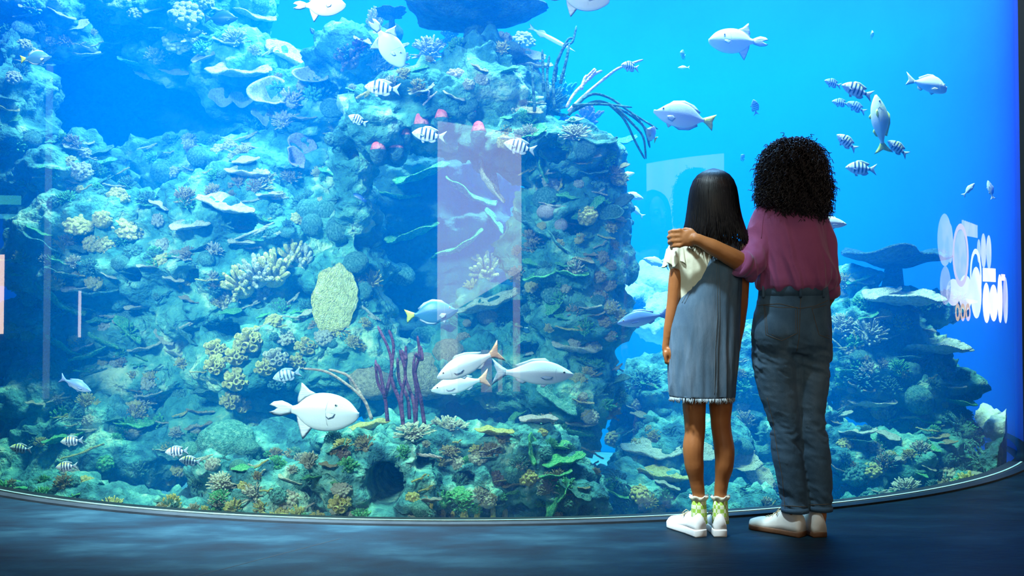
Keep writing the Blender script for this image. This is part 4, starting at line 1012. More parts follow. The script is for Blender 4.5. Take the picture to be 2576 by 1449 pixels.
for o in bpy.data.objects:
    if 'used' in o: del o['used']
# ------------------------------------------------------------------ the two people
skin_m = pmat('warm_brown_skin', [(.36,.135,.04),(.43,.17,.055)], scale=9, rough=.5, bump=.08, bscale=120, spec=.4, bdist=.002)
skin2_m = pmat('brown_skin', [(.30,.10,.028),(.37,.13,.038)], scale=9, rough=.48, bump=.08, bscale=120, spec=.4, bdist=.002)
hair_m = pmat('black_hair', [(.0025,.0025,.004),(.006,.006,.008)], scale=20, rough=.42, bump=0, spec=.28)
plum_m = pmat('plum_cotton', [(.33,.085,.235),(.39,.11,.28)], scale=5, rough=.85, bump=.35, bscale=160, sheen=.25, bdist=.002)
jean_m = pmat('mid_blue_denim', [(.034,.082,.145),(.064,.135,.215),(.12,.205,.29)], scale=5, rough=.9, bump=.5, bscale=260, bdist=.002, stretch=(1,1,.5), pos=[.3,.5,.72])
dress_m = pmat('washed_light_denim', [(.052,.10,.16),(.085,.145,.21),(.15,.21,.28)], scale=7, rough=.92, bump=.5, bscale=260, bdist=.002, stretch=(1.6,1.6,.4), pos=[.3,.5,.7])
seam_d = pmat('pale_denim_stitch', [(.11,.15,.19),(.17,.21,.24)], scale=60, rough=.9, bump=0)
stitch_m = pmat('tan_stitch', [(.12,.095,.065),(.17,.13,.085)], scale=60, rough=.9, bump=0)
white_m = pmat('cream_blouse', [(.62,.60,.44),(.74,.72,.56)], scale=8, rough=.9, bump=.3, bscale=90, bdist=.002)
fray_m = pmat('frayed_threads', [(.24,.31,.36),(.48,.54,.56)], scale=20, rough=.9, bump=0)
shoe_m = pmat('white_shoe_leather', [(.62,.60,.54),(.74,.72,.66)], scale=6, rough=.45, bump=.15, bscale=60, bdist=.002)
shoe2_m = pmat('white_trainer', [(.66,.64,.62),(.80,.78,.76)], scale=8, rough=.55, bump=.2, bscale=50, bdist=.003)
gum_m = pmat('brown_gum_sole', [(.10,.045,.02),(.15,.07,.035)], scale=20, rough=.6, bump=.2, bscale=120, bdist=.001)
lace_m = pmat('tan_lace', [(.40,.31,.18),(.5,.4,.25)], scale=30, rough=.9, bump=0)
lip_m = pmat('lip_skin', [(.28,.09,.07)], rough=.5, bump=0)
eyew_m = pmat('eye_white', [(.8,.8,.78)], rough=.2, bump=0)
m_, nt, out = newmat('green_gingham_sock'); L = nt.links.new
b_ = N(nt, 'ShaderNodeBsdfPrincipled'); b_.inputs['Roughness'].default_value = .95; tc = N(nt, 'ShaderNodeTexCoord')
ck = N(nt, 'ShaderNodeTexChecker'); ck.inputs['Scale'].default_value = 62; ck.inputs[1].default_value = (.32,.52,.06,1); ck.inputs[2].default_value = (.70,.72,.50,1)
L(tc.outputs['Object'], ck.inputs[0]); L(ck.outputs[0], b_.inputs['Base Color']); L(b_.outputs[0], out.inputs[0]); sock_m = m_

def chain(m, rows, n=18):
    """rows: px, py, half width px, half depth m, y"""
    rings = []
    for px, py, w, dy, y in rows:
        c = P(px, py, y); k = mpp(y); rings.append([(c.x+w*k*math.cos(2*PI*j/n), c.y+dy*math.sin(2*PI*j/n), c.z) for j in range(n)])
    m.loft(rings)
def limb(m, rows, n=14):
    """rows: px, py, y, radius m; a smooth tapering limb"""
    pts = [P(a, b, c) for a, b, c, r in rows]; rr = [r for *_, r in rows]; fp = []; fr = []
    for i in range(len(pts)-1):
        p0, p1, p2, p3 = pts[max(i-1, 0)], pts[i], pts[i+1], pts[min(i+2, len(pts)-1)]
        for t in range(5):
            u = t/5; fp.append(.5*((2*p1)+(p2-p0)*u+(2*p0-5*p1+4*p2-p3)*u*u+(3*p1-p0-3*p2+p3)*u**3)); fr.append(rr[i]+(rr[i+1]-rr[i])*(3*u*u-2*u**3))
    fp.append(pts[-1]); fr.append(rr[-1]); m.tube(fp, fr, n); m.ell(fp[0], [fr[0]]*3, 12, 8); m.ell(fp[-1], [fr[-1]]*3, 12, 8)
def pelp(m, px, py, y, r, rot=None): m.ell(P(px, py, y), r, 20, 14, rot=rot)
def fold(me, amp, scale, stretch, seed, zr=None):
    v = getv(me); n = getn(me); d = fbm(v*np.array(stretch), scale, 3, seed); d = -np.abs(d)+.35
    w = 1.0
    if zr: w = np.clip(1-np.abs(v[:, 2]-zr[0])/zr[1], 0, 1)
    setv(me, v+n*(amp*d*w)[:, None])
def head(m, px, py, y, s=1.0):
    c = P(px, py, y)
    m.ell(c+Vector((0, -.012*s, .012*s)), (.073*s, .092*s, .10*s), 24, 16)
    m.ell(c+Vector((0, .028*s, -.045*s)), (.056*s, .062*s, .068*s), 20, 14)      # jaw
    m.ell(c+Vector((0, .072*s, -.092*s)), (.022*s, .018*s, .016*s), 12, 8)       # chin
    m.tube([c+Vector((0, .078*s, .02*s)), c+Vector((0, .10*s, -.012*s)), c+Vector((0, .105*s, -.024*s)), c+Vector((0, .088*s, -.032*s))], [.009*s, .012*s, .015*s, .011*s], 10)  # nose
    for q in (-1, 1):
        m.ell(c+Vector((q*.074*s, .004*s, -.022*s)), (.010*s, .018*s, .030*s), 12, 8)   # ears
        m.ell(c+Vector((q*.030*s, .074*s, .024*s)), (.022*s, .012*s, .008*s), 10, 6)    # brows
    m.ell(c+Vector((0, .088*s, -.058*s)), (.022*s, .010*s, .007*s), 12, 6)
    m.ell(c+Vector((0, .086*s, -.067*s)), (.019*s, .010*s, .007*s), 12, 6)
    return c
def face(c, parent, s):
    for q in (-1, 1):
        m = MB(); m.ell(c+Vector((q*.031*s, .071*s, .004*s)), (.0125*s,)*3, 14, 10); e = link('eye', m, eyew_m, parent)
        m = MB(); m.ell(c+Vector((q*.031*s, .0805*s, .004*s)), (.006*s, .0045*s, .006*s), 12, 8); link('pupil', m, eye_m, e)
    m = MB(); m.ell(c+Vector((0, .0945*s, -.0585*s)), (.021*s, .005*s, .005*s), 14, 8); m.ell(c+Vector((0, .093*s, -.067*s)), (.018*s, .005*s, .0055*s), 14, 8); link('lips', m, lip_m, parent)
def bvh(me): return BVHTree.FromPolygons([tuple(v.co) for v in me.vertices], [tuple(p.vertices) for p in me.polygons])
def onto(b, px, py, off=.0):
    d = ray(px, py).normalized(); loc, n, i, t = b.ray_cast(CAMP, d)
    if loc is None:
        p = CAMP + d*4.2; loc, n, i, t = b.find_nearest(p)
    return loc + n*off, n
def stitch(m, b, line, r=.0012, off=.001, step=6, dashes=False):
    pts = []
    for i in range(len(line)-1):
        (x0, y0), (x1, y1) = line[i], line[i+1]; k = max(1, int(math.hypot(x1-x0, y1-y0)/step))
        for t in range(k): pts.append(onto(b, x0+(x1-x0)*t/k, y0+(y1-y0)*t/k, off)[0])
    pts.append(onto(b, *line[-1], off)[0]); m.tube(pts, r, 5)
def patch(b, quad, off=.0025, nu=12, nv=12):
    """a sewn-on piece of cloth laid over the garment; quad corners tl,tr,br,bl in photo positions"""
    m = MB(); top = []; n_ = []
    for j in range(nv+1):
        for i in range(nu+1):
            u, v = i/nu, j/nv
            x = (quad[0][0]*(1-u)+quad[1][0]*u)*(1-v)+(quad[3][0]*(1-u)+quad[2][0]*u)*v; y = (quad[0][1]*(1-u)+quad[1][1]*u)*(1-v)+(quad[3][1]*(1-u)+quad[2][1]*u)*v
            if len(quad) > 4: y += quad[4]*v*(1-abs(2*u-1))
            p, n = onto(b, x, y, 0); e = min(i, nu-i, j, nv-j); top.append(p+n*(off if e > 0 else -.001))
    m.add(top, [(j*(nu+1)+i, (j+1)*(nu+1)+i, (j+1)*(nu+1)+i+1, j*(nu+1)+i+1) for j in range(nv) for i in range(nu)]); return m
def shoe(parent, heel_px, y, yaw, Ln, W, label, leather, solem, sole_h=.022, lace=True, collar=.086):
    h = P(heel_px, 1345, y); o = thing('shoe', (0, 0, 0), None, None); o.name = 'shoe'; o.parent = parent
    if label: o['label'] = label
    n = 22; m = MB(); rings = []
    def foot(t):   # half width along the length, 0 heel .. 1 toe
        return W*(.74 if t < .02 else .80+.05*math.sin(t*3) if t < .3 else .78+.27*math.sin((t-.3)/.7*PI*.72))*(1-max(0, (t-.86)/.14)**2*.75)
    def outline(s, z, o_=0):
        pts = []
        for i in range(n): t = i/(n-1); pts.append((-foot(t)*s - t*t*.012, t*Ln+(-.004 if i == 0 else 0)+o_, z))
        for i in range(n-1, -1, -1): t = i/(n-1); pts.append((foot(t)*s*.93 - t*t*.012, t*Ln+o_, z))
        return pts
    sr = [outline(.98, .001), outline(1.02, .006), outline(1.02, sole_h*.8), outline(.97, sole_h)]
    m.loft(sr); sole = link('sole', m, solem, o)
    m = MB(); rings = []
    K = 16
    for i in range(K+1):
        t = i/K*.985+.004; w = foot(t)*.95; hgt = sole_h+ (collar if t < .32 else collar*(1-.55*min(1, (t-.32)/.30)) if t < .62 else collar*.45*(1-((t-.62)/.38)**2*.62))
        if t < .05: hgt = sole_h+collar*(.78+4.4*t)
        tw = .74 if t < .4 else .82
        ring = []
        for j in range(16):
            q = PI*j/15; cx_ = math.cos(q); sx = math.sin(q); ring.append((w*cx_*(1-(1-tw)*sx**1.5) - t*t*.012, t*Ln, sole_h*.7+(hgt-sole_h*.7)*sx**.75))
        rings.append(ring)
    m.loft(rings, closed=True); up = link('upper', m, leather, o)
    if lace:
        m = MB()
        for q in range(4):
            t = .44+.075*q; zz = sole_h+collar*(1-.55*min(1, (t-.32)/.30)) if t < .62 else sole_h+collar*.44
            m.tube([(-.024, t*Ln, zz-.012), (-.01, t*Ln+.004, zz+.002), (.012, t*Ln+.006, zz+.002), (.022, t*Ln+.012, zz-.012)], .0022, 6)
        z0 = sole_h+collar*.86
        for q in (-1, 1): m.tube([(0, .40*Ln, z0), (q*.02, .38*Ln, z0+.012), (q*.036, .42*Ln, z0-.006), (q*.02, .43*Ln, z0-.006), (0, .405*Ln, z0)], .0018, 6)
        link('laces', m, lace_m, o)
    o.location = (h.x, y, 0); o.rotation_euler = (0, 0, math.radians(yaw)); return o

# ---- the woman
YW = 4.22; s = mpp(YW)
m = MB(); hc = head(m, 1991, 440, YW, .95)
limb(m, [(1992,478,YW,.052),(1992,512,YW,.052),(1992,545,YW,.07)])
chain(m, [(1992,520,40,.06,YW),(1990,545,78,.075,YW),(1993,600,84,.09,YW),(1996,680,78,.09,YW),(1996,730,78,.09,YW),(1992,800,88,.10,YW),(1992,850,84,.095,YW),(1992,880,60,.06,YW)])
limb(m, [(2058,560,YW,.046),(2068,620,YW,.040),(2074,680,YW-.005,.034),(2086,735,YW+.04,.030),(2078,762,YW+.09,.024),(2066,790,YW+.11,.026)])          # right arm into the front pocket
limb(m, [(1922,556,YW,.046),(1902,610,YW-.02,.042),(1882,668,YW-.07,.040),(1850,652,YW-.115,.040),(1800,625,YW-.135,.034),(1762,606,YW-.14,.026),(1748,601,YW-.14,.025)])  # left arm round the girl
pelp(m, 1732, 599, YW-.135, (.040, .014, .036)); pelp(m, 1716, 600, YW-.13, (.026, .013, .036))
for i, (dy, ln) in enumerate(((0, 1.0), (1, 1.1), (2, 1.05), (3, .82))):
    y0 = 580+12.5*i; e = ln
    pts = [P(1728, 589+6*i, YW-.132), P(1710, y0, YW-.135), P(1710-17*e, y0+1, YW-.128), P(1710-26*e, y0+4, YW-.10), P(1710-25*e, y0+9, YW-.075)]
    m.tube(pts, [.010, .0098, .0088, .0082, .0062], 10); m.ell(pts[1], [.0112]*3, 10, 8); m.ell(pts[2], [.0096]*3, 10, 8); m.ell(pts[-1], [.0066]*3, 8, 6)
m.tube([P(1748, 592, YW-.13), P(1738, 580, YW-.115), P(1724, 577, YW-.09), P(1712, 580, YW-.07)], [.013, .0115, .0098, .007], 10)
for rows in ([(1948,890,YW,.085),(1958,1000,YW,.066),(1975,1078,YW,.050),(1978,1130,YW-.008,.048),(1996,1240,YW,.031),(1999,1300,YW,.030)],
             [(2040,890,YW,.078),(2042,1000,YW,.058),(2043,1078,YW,.046),(2054,1140,YW-.008,.046),(2061,1240,YW,.031),(2061,1300,YW,.030)]): limb(m, rows)
limb(m, [(1999,1295,YW,.030),(1996,1318,YW+.02,.028),(1975,1328,YW+.05,.018)]); limb(m, [(2061,1295,YW,.029),(2060,1318,YW+.02,.027),(2056,1328,YW+.06,.018)])
me = fuse(m, .0042, 5)
woman = tag(link('person', me, skin_m), 'woman with curly black hair in a plum shirt and jeans, arm round the girl', 'person')
face(hc, woman, .95)
# finger nails
m = MB()
for i, e in enumerate((1.0, 1.1, 1.05, .82)): m.ell(P(1710-26.5*e, 580+12.5*i+8, YW-.082), (.0032, .005, .0045), 8, 6)
link('fingernails', m, lip_m, woman)
# jeans
m = MB()
chain(m, [(1996,722,86,.112,YW),(1996,745,88,.116,YW),(1993,790,96,.125,YW),(1991,840,101,.128,YW),(1991,872,98,.118,YW),(1992,892,90,.09,YW)], 28)
pelp(m, 1946, 842, YW-.06, (.080, .072, .095)); pelp(m, 2042, 842, YW-.06, (.076, .072, .095))
chain(m, [(1945,860,52,.11,YW),(1948,905,55,.105,YW),(1952,950,52,.095,YW),(1960,1000,47.5,.085,YW),(1970,1045,41,.073,YW),(1975,1080,38,.067,YW),(1976,1120,37,.066,YW-.006),(1982,1160,37,.065,YW-.008),(1990,1205,35.5,.062,YW-.004),(1997,1250,34,.060,YW),(2000,1288,33.5,.060,YW)], 24)
chain(m, [(2043,860,47,.11,YW),(2045,905,45,.10,YW),(2044,950,42,.09,YW),(2042,1000,37,.08,YW),(2042,1045,34,.07,YW),(2043,1080,34,.066,YW),(2049,1120,36,.066,YW-.006),(2054,1160,36,.065,YW-.008),(2058,1205,34.5,.060,YW-.004),(2062,1250,31,.058,YW),(2063,1284,30,.058,YW)], 24)
pelp(m, 1998, 895, YW, (.045, .085, .05)); chain(m, [(2000,900,12,.08,YW),(2003,960,8,.06,YW),(2006,1040,4,.04,YW)])
me = fuse(m, .006, 3)
v = getv(me); nn = getn(me); z = v[:, 2]; X = v[:, 0]
zc = P(1990, 905, YW).z; zk = P(1990, 1085, YW).z; za = P(1990, 1262, YW).z
amp = .0065*np.exp(-((z-zc)/.07)**2)+.006*np.exp(-((z-zk)/.09)**2)+.006*np.exp(-((z-za)/.05)**2)+.0015
cre = fbm(np.c_[X*.5+.22*z, v[:, 1]*.5, z+.25*X], 22, 3, 5); setv(me, v+nn*(amp*(.4-np.abs(cre)*1.9))[:, None])
jeans = link('jeans', me, jean_m, woman); B = bvh(me)
m = MB()
for ln in ([(2014,748),(2012,800),(2010,850),(2004,884)], [(1922,768),(1965,774),(2006,773)], [(1922,768),(1927,842),(1966,857),(2006,838),(2006,773)], [(1926,773),(1931,838),(1966,851),(2001,834),(2001,779)],
           [(2042,776),(2078,768)], [(2042,776),(2060,842),(2086,852)], [(2047,780),(2063,836),(2086,846)], [(1906,768),(1960,764),(2012,776),(2050,770),(2082,756)], [(1968,1272),(2032,1275)], [(2034,1270),(2090,1268)],
           [(1930,1000),(1945,1060),(1955,1130),(1968,1200),(1975,1280)]): stitch(m, B, ln, .0011)
link('stitching', m, stitch_m, jeans)
p_ = link('back_pocket', patch(B, [(1922,768),(2006,773),(2006,838),(1928,842),17]), jean_m, jeans)
p_ = link('back_pocket', patch(B, [(2042,776),(2079,768),(2087,846),(2060,840),6]), jean_m, jeans)
m = MB(); cw = P(1996, 733, YW); R_ = [[((cw.x)+(85*s+t)*math.cos(2*PI*j/40), cw.y+(.114+t)*math.sin(2*PI*j/40), cw.z+zz) for j in range(40)] for t, zz in ((-.003, -.022), (.003, -.020), (.003, .018), (-.003, .021))]
m.loft(R_, cap=False); link('waistband', m, jean_m, jeans)
for px in (2012, 1918, 2070):
    m = MB(); a = onto(B, px, 733, 0)[0]; 
    sg = math.asin(max(-1, min(1, (a.x-cw.x)/(86*s+.006)))); yb = cw.y-(.114+.008)*math.cos(sg)
    m.tube([(a.x, yb, cw.z+.026), (a.x, yb-.004, cw.z+.02), (a.x, yb-.005, cw.z-.02), (a.x, yb, cw.z-.028)], .006, 8, flat=.5, up=(0, 1, 0)); link('belt_loop', m, jean_m, jeans)
for q, (px, rx, dy, py) in enumerate(((2000, 34.5, .0615, 1281), (2063, 31, .0595, 1277))):
    c = P(px, py, YW); m = MB(); m.loft([[(c.x+(rx*s+t)*math.cos(2*PI*j/30), c.y+(dy+t)*math.sin(2*PI*j/30), c.z+zz) for j in range(30)] for t, zz in ((-.006, -.011), (-.001, -.011), (0.0, .006), (-.005, .010))], cap=False); link('trouser_hem', m, jean_m, jeans)
# shirt
m = MB()
chain(m, [(1997,733,84,.116,YW),(1998,722,94,.132,YW),(2001,704,99,.138,YW),(2001,676,99,.134,YW),(1999,640,97,.126,YW),(1996,600,95,.118,YW),(1992,565,93,.108,YW),(1990,540,86,.098,YW),(1990,520,70,.085,YW),(1991,506,48,.072,YW),(1992,494,38,.062,YW)], 30)
limb(m, [(2054,562,YW,.056),(2069,610,YW,.060),(2076,660,YW,.058),(2083,700,YW+.012,.050),(2089,728,YW+.03,.038)])
limb(m, [(1926,546,YW,.055),(1912,590,YW-.01,.060),(1900,630,YW-.035,.062),(1888,660,YW-.07,.060),(1872,665,YW-.095,.052)])
pelp(m, 1890, 690, YW-.06, (.030, .04, .030))
me = fuse(m, .006, 4)
v = getv(me); nn = getn(me); z = v[:, 2]; X = v[:, 0]; cxs = P(1998, 600, YW).x
dr = fbm(np.c_[X*1.6+.35*z, v[:, 1]*1.2, z*.35], 9, 3, 3); zz0 = P(1998, 735, YW).z
amp = .007+.010*np.exp(-((z-zz0)/.16)**2)
setv(me, v+nn*(amp*(.45-np.abs(dr)*1.8))[:, None])
shirt = link('shirt', me, plum_m, woman); SB = bvh(me)
# rolled cuffs
m = MB(); a = P(1874, 668, YW-.098); b = P(1860, 661, YW-.11); m.tube([a, a*.5+b*.5, b, b*1.03-a*.03], [.054, .058, .057, .040], 22); link('rolled_cuff', m, plum_m, shirt)
m = MB(); a = P(2086, 716, YW+.02); b = P(2090, 741, YW+.045); m.tube([a, a*.5+b*.5, b, b*1.03-a*.03], [.042, .043, .041, .030], 20); link('rolled_cuff', m, plum_m, shirt)
m = MB(); stitch(m, SB, [(1925,528),(1918,560),(1915,600)], .0016); link('seam', m, plum_m, shirt)
# hair: a core with many separate curls
def hair_core(cx, y, prof, dy):
    m = MB(); n = 32; rings = []
    for py, w, off in prof:
        c = P(cx+off, py, y); k = mpp(y); d = dy*min(1, w/max(p[1] for p in prof)*1.15)
        rings.append([(c.x+w*k*math.cos(2*PI*j/n), c.y-.012+max(d, .004)*math.sin(2*PI*j/n)*(1 if math.sin(2*PI*j/n) < 0 else .55), c.z) for j in range(n)])
    m.loft(rings); return m
prof = [(352,5,0),(355,24,0),(361,42,0),(371,57,0),(386,69,0),(410,77,0),(440,83,1),(470,86,2),(495,84,4),(512,72,12),(526,52,26),(540,30,38)]
m = hair_core(1990, YW, prof, .125); me = fuse(m, .009, 2); v = getv(me); nn = getn(me); setv(me, v+nn*(.010*(.6-worley(v, 38, 4)))[:, None])
hair = link('curly_hair', me, pmat('dark_hair_mass', [(.001,.001,.0015)], rough=.95, bump=0, spec=.05), woman)
HB = getv(me).copy(); HN = getn(me).copy(); rnd = random.Random(5); m = MB()
idx = [rnd.randrange(len(HB)) for _ in range(3300)]
for q, i in enumerate(idx):
    p = Vector(HB[i]); n_ = Vector(HN[i]).normalized()
    if p.y > YW+.045 and p.z < hc.z+.03 and abs(p.x-hc.x) < .07: continue
    d = (n_*rnd.uniform(.25, 1.0)+Vector((rnd.uniform(-.3, .3), rnd.uniform(-.2, .2), -rnd.uniform(.5, 1.3)))).normalized()
    Ls = rnd.uniform(.03, .062); rr = rnd.uniform(.0035, .0075); turns = rnd.uniform(1.6, 3); a = d.orthogonal().normalized(); b = d.cross(a); p = p - n_*.006
    pts = []; K = 15; ph = rnd.uniform(0, 6.28)
    for k in range(K):
        t = k/(K-1); an = ph+turns*2*PI*t; pts.append(p+d*Ls*t+(a*math.cos(an)+b*math.sin(an))*rr*min(1, t*5)+Vector((0, 0, -.012*t*t)))
    m.tube(pts, [.0016]*(K-2)+[.0012, .0005], 4)
for i in [i for i in range(len(HB)) if HN[i][2] > .45]*1:
    if rnd.random() > .45: continue
    p = Vector(HB[i]); a_ = rnd.uniform(0, 6.28); d = Vector((math.cos(a_), math.sin(a_), rnd.uniform(-.1, .5))).normalized(); Ls = rnd.uniform(.03, .05); rr = rnd.uniform(.004, .008); a = d.orthogonal().normalized(); b = d.cross(a); ph = rnd.uniform(0, 6.28)
    m.tube([p+d*Ls*(k/13-.3)+(a*math.cos(ph+k)+b*math.sin(ph+k))*rr+Vector((0, 0, .004-.02*(k/13)**2)) for k in range(14)], [.0016]*12+[.0012, .0005], 4)
link('curls', m, pmat('glossy_black_curls', [(.010,.010,.014),(.022,.020,.024)], scale=20, rough=.34, bump=0, spec=.55), hair)
shoe(woman, 2019, YW-.040, 40, .255, .043, 'white leather shoe on a brown gum sole, toe turned left', shoe_m, gum_m)
shoe(woman, 2064, YW-.050, 8, .255, .042, 'white leather shoe on a brown gum sole, pointing ahead', shoe_m, gum_m)

# ---- the girl
YG = 4.22; s = mpp(YG)
m = MB(); gc = head(m, 1794, 500, YG, .90)
limb(m, [(1795,545,YG,.043),(1793,585,YG,.042),(1790,620,YG,.055)])
chain(m, [(1788,606,32,.036,YG),(1784,622,60,.042,YG),(1783,650,70,.050,YG),(1784,700,62,.056,YG),(1782,770,58,.06,YG),(1774,830,68,.08,YG),(1770,900,74,.085,YG),(1775,960,66,.08,YG)])
limb(m, [(1714,636,YG,.034),(1702,690,YG,.0315),(1692,770,YG,.0265),(1684,820,YG,.0235),(1677,862,YG+.005,.0175),(1675,876,YG+.008,.0175)])
pelp(m, 1676, 888, YG+.01, (.016, .026, .026))
for i in range(4):
    yy = YG-.012+.015*i; L_ = (30, 34, 33, 27)[i]
    m.tube([P(1675, 884, yy), P(1674, 898, yy), P(1676, 898+L_*.45, yy+.002), P(1683, 896+L_*.62, yy+.004), P(1688, 890+L_*.55, yy+.004)], [.0085, .0082, .0075, .0068, .0052], 9)
m.tube([P(1682, 876, YG-.012), P(1687, 888, YG-.018), P(1688, 900, YG-.016), P(1686, 910, YG-.012)], [.0095, .0085, .0075, .0055], 9)
limb(m, [(1856,632,YG,.036),(1866,690,YG+.005,.0315),(1867,750,YG+.02,.027),(1862,810,YG+.05,.023),(1855,860,YG+.08,.0175),(1852,880,YG+.09,.018)])
pelp(m, 1850, 892, YG+.095, (.016, .024, .026))
for i in range(4):
    yy = YG+.078+.014*i; m.tube([P(1850, 892, yy), P(1849, 908, yy), P(1848, 918+3*(i in (1, 2)), yy+.004), P(1845, 926, yy+.006)], [.0085, .0078, .007, .005], 8)
m.tube([P(1846, 882, YG+.075), P(1840, 894, YG+.07), P(1839, 906, YG+.072)], [.009, .008, .0055], 8)
limb(m, [(1747,960,YG,.055),(1746,1010,YG,.0505),(1748,1065,YG-.002,.045),(1748,1090,YG-.004,.0430),(1744,1125,YG-.012,.0445),(1746,1165,YG-.012,.041),(1753,1215,YG-.003,.030),(1758,1250,YG,.0265),(1758,1300,YG,.027)])
limb(m, [(1812,960,YG,.055),(1813,1010,YG,.0505),(1813,1060,YG-.002,.043),(1816,1090,YG-.004,.042),(1822,1130,YG-.012,.0435),(1822,1168,YG-.012,.040),(1815,1215,YG-.003,.029),(1812,1250,YG,.0265),(1812,1300,YG,.027)])
limb(m, [(1758,1300,YG,.026),(1755,1322,YG+.02,.022),(1746,1330,YG+.06,.014)]); limb(m, [(1812,1300,YG,.026),(1812,1322,YG+.02,.022),(1812,1330,YG+.06,.014)])
me = fuse(m, .0042, 5)
girl = tag(link('person', me, skin2_m), 'girl with long straight black hair in a denim pinafore dress and white trainers', 'person')
face(gc, girl, .90)
# blouse with ruffled sleeves
m = MB()
chain(m, [(1789,604,40,.05,YG),(1786,614,66,.056,YG),(1784,626,82,.064,YG),(1783,655,86,.074,YG),(1783,700,77,.080,YG),(1782,760,70,.082,YG),(1780,820,70,.08,YG)], 28)
limb(m, [(1716,630,YG,.042),(1708,652,YG,.043),(1704,662,YG,.041)]); limb(m, [(1852,628,YG,.042),(1862,652,YG,.043),(1864,662,YG,.041)])
me = fuse(m, .006, 3); fold(me, .006, 14, (1.4, 1.2, .3), 9); blouse = link('blouse', me, white_m, girl)
for px, y0, sx in ((1704, 618, -1), (1866, 612, 1)):
    m = MB(); n = 60; rings = []; c0 = P(px, y0, YG)
    for k, (dz, r, w) in enumerate(((0, .040, 0), (-.018, .046, .05), (-.045, .050, .12), (-.078, .053, .22), (-.082, .053, .24), (-.078, .050, .22), (-.045, .046, .12), (-.012, .040, .03))):
        rings.append([(c0.x+sx*.004*k*.3+r*(1+w*math.sin(9*a+sx)+.3*w*math.sin(17*a))*math.cos(a)*.92, c0.y+r*(1+w*math.sin(9*a+sx))*math.sin(a), c0.z+dz*(1+.16*math.sin(5*a+sx))) for a in (2*PI*j/n for j in range(n))])
    m.loft(rings, cap=False); link('ruffled_sleeve', m, white_m, blouse)
# pinafore
m = MB()
chain(m, [(1822,600,30,.078,YG),(1818,622,42,.084,YG),(1813,650,52,.094,YG),(1804,690,63,.106,YG),(1793,730,73,.106,YG),(1781,770,82,.108,YG),(1773,820,87,.112,YG),(1770,880,89,.116,YG),(1767,940,86,.118,YG),(1766,1000,80,.120,YG)], 36)
me = fuse(m, .006, 2); v = getv(me); nn = getn(me); z = v[:, 2]; zh = P(1766, 1000, YG).z
dr = fbm(np.c_[v[:, 0]*1.8, v[:, 1]*1.4, z*.25], 11, 3, 13); amp = .003+.008*np.clip((P(1766, 780, YG).z-z)/.4, 0, 1)
setv(me, v+nn*(amp*(.45-np.abs(dr)*1.7))[:, None]); dress = link('pinafore_dress', me, dress_m, girl); DB = bvh(me)
m = MB()
for ln in ([(1801,640),(1804,720),(1804,800),(1799,880),(1797,992)], [(1806,640),(1810,720),(1810,800),(1805,880),(1803,992)], [(1765,650),(1750,690),(1733,730),(1716,762)], [(1771,652),(1756,692),(1739,732),(1722,764)],
           [(1792,606),(1850,610)], [(1792,614),(1850,618)]): stitch(m, DB, ln, .0012)
link('stitching', m, seam_d, dress)
for a, b_, lab in (((1800,612), (1776,588), 'left'), ((1846,614), (1852,590), 'right')):
    m = MB(); p0 = onto(DB, *a, .002)[0]; p2 = P(b_[0], b_[1]+12, YG-.045); p1 = (p0+p2)*.5+Vector((0, -.012, .0)); p3 = P(b_[0]-4, b_[1]+8, YG+.02)
    m.tube([p0, p1, p2, p3], [.016]*4, 12, flat=.22, up=(0, -1, 0)); link('strap', m, dress_m, dress)
m = MB(); rnd = random.Random(3); c = P(1766, 1000, YG)
for q in range(340):
    a = rnd.uniform(0, 2*PI); x = c.x+80*s*.995*math.cos(a); y = c.y+.120*.99*math.sin(a); L_ = rnd.uniform(.006, .02)*(1.2 if rnd.random() > .9 else 1)
    m.tube([(x, y, c.z+.004), (x+rnd.uniform(-.003, .003), y-.001, c.z-L_*.5), (x+rnd.uniform(-.007, .007), y+rnd.uniform(-.003, .003), c.z-L_)], [.0016, .0013, .0006], 4)
link('frayed_hem', m, fray_m, dress)
# hair: a core with draped locks
gp = [(429,2,0),(431,12,0),(436,24,0),(444,36,0),(457,46,0),(474,53,0),(496,57,0),(520,60,0),(545,61,0),(565,63,2),(582,62,4),(592,50,6)]
m = hair_core(1793, YG, gp, .103); me = fuse(m, .008, 2); ghair = link('long_hair', me, hair_m, girl)
m = MB(); rnd = random.Random(8)
GP = [(427,2),(430,14),(435,26),(443,38),(456,48),(474,55),(496,59),(520,62),(545,66),(568,71),(590,77),(606,80),(622,78),(640,74)]
def interp(t):
    f_ = t*(len(GP)-1); i = min(int(f_), len(GP)-2); u = f_-i; return GP[i][0]+(GP[i+1][0]-GP[i][0])*u, GP[i][1]+(GP[i+1][1]-GP[i][1])*u
for q in range(560):
    th = rnd.uniform(-2.0, 2.0); end = rnd.uniform(.74, .93)+(.06 if rnd.random() > .75 else 0); wob = rnd.uniform(0, 6.28); pts = []; K = 16; wv = rnd.uniform(.2, 1)
    for k in range(K):
        t = end*k/(K-1); py, w = interp(t); k_ = s; an = th+.05*math.sin(wob+8*t); low = max(0, t-.55)
        wav = .0075*wv*low*3*math.sin(wob+30*t)
        dpt = .104*min(1, w/58)*(1-.10*low*2)
        c = P(1793+(low*18), py, YG); pts.append(Vector((c.x+(w*k_+wav+.002)*math.sin(an), c.y-.012-(dpt+.003+wav)*math.cos(an), c.z)))
    m.tube(pts, [.0032]*(K-3)+[.0026, .0018, .0007], 5)
link('locks', m, hair_m, ghair)
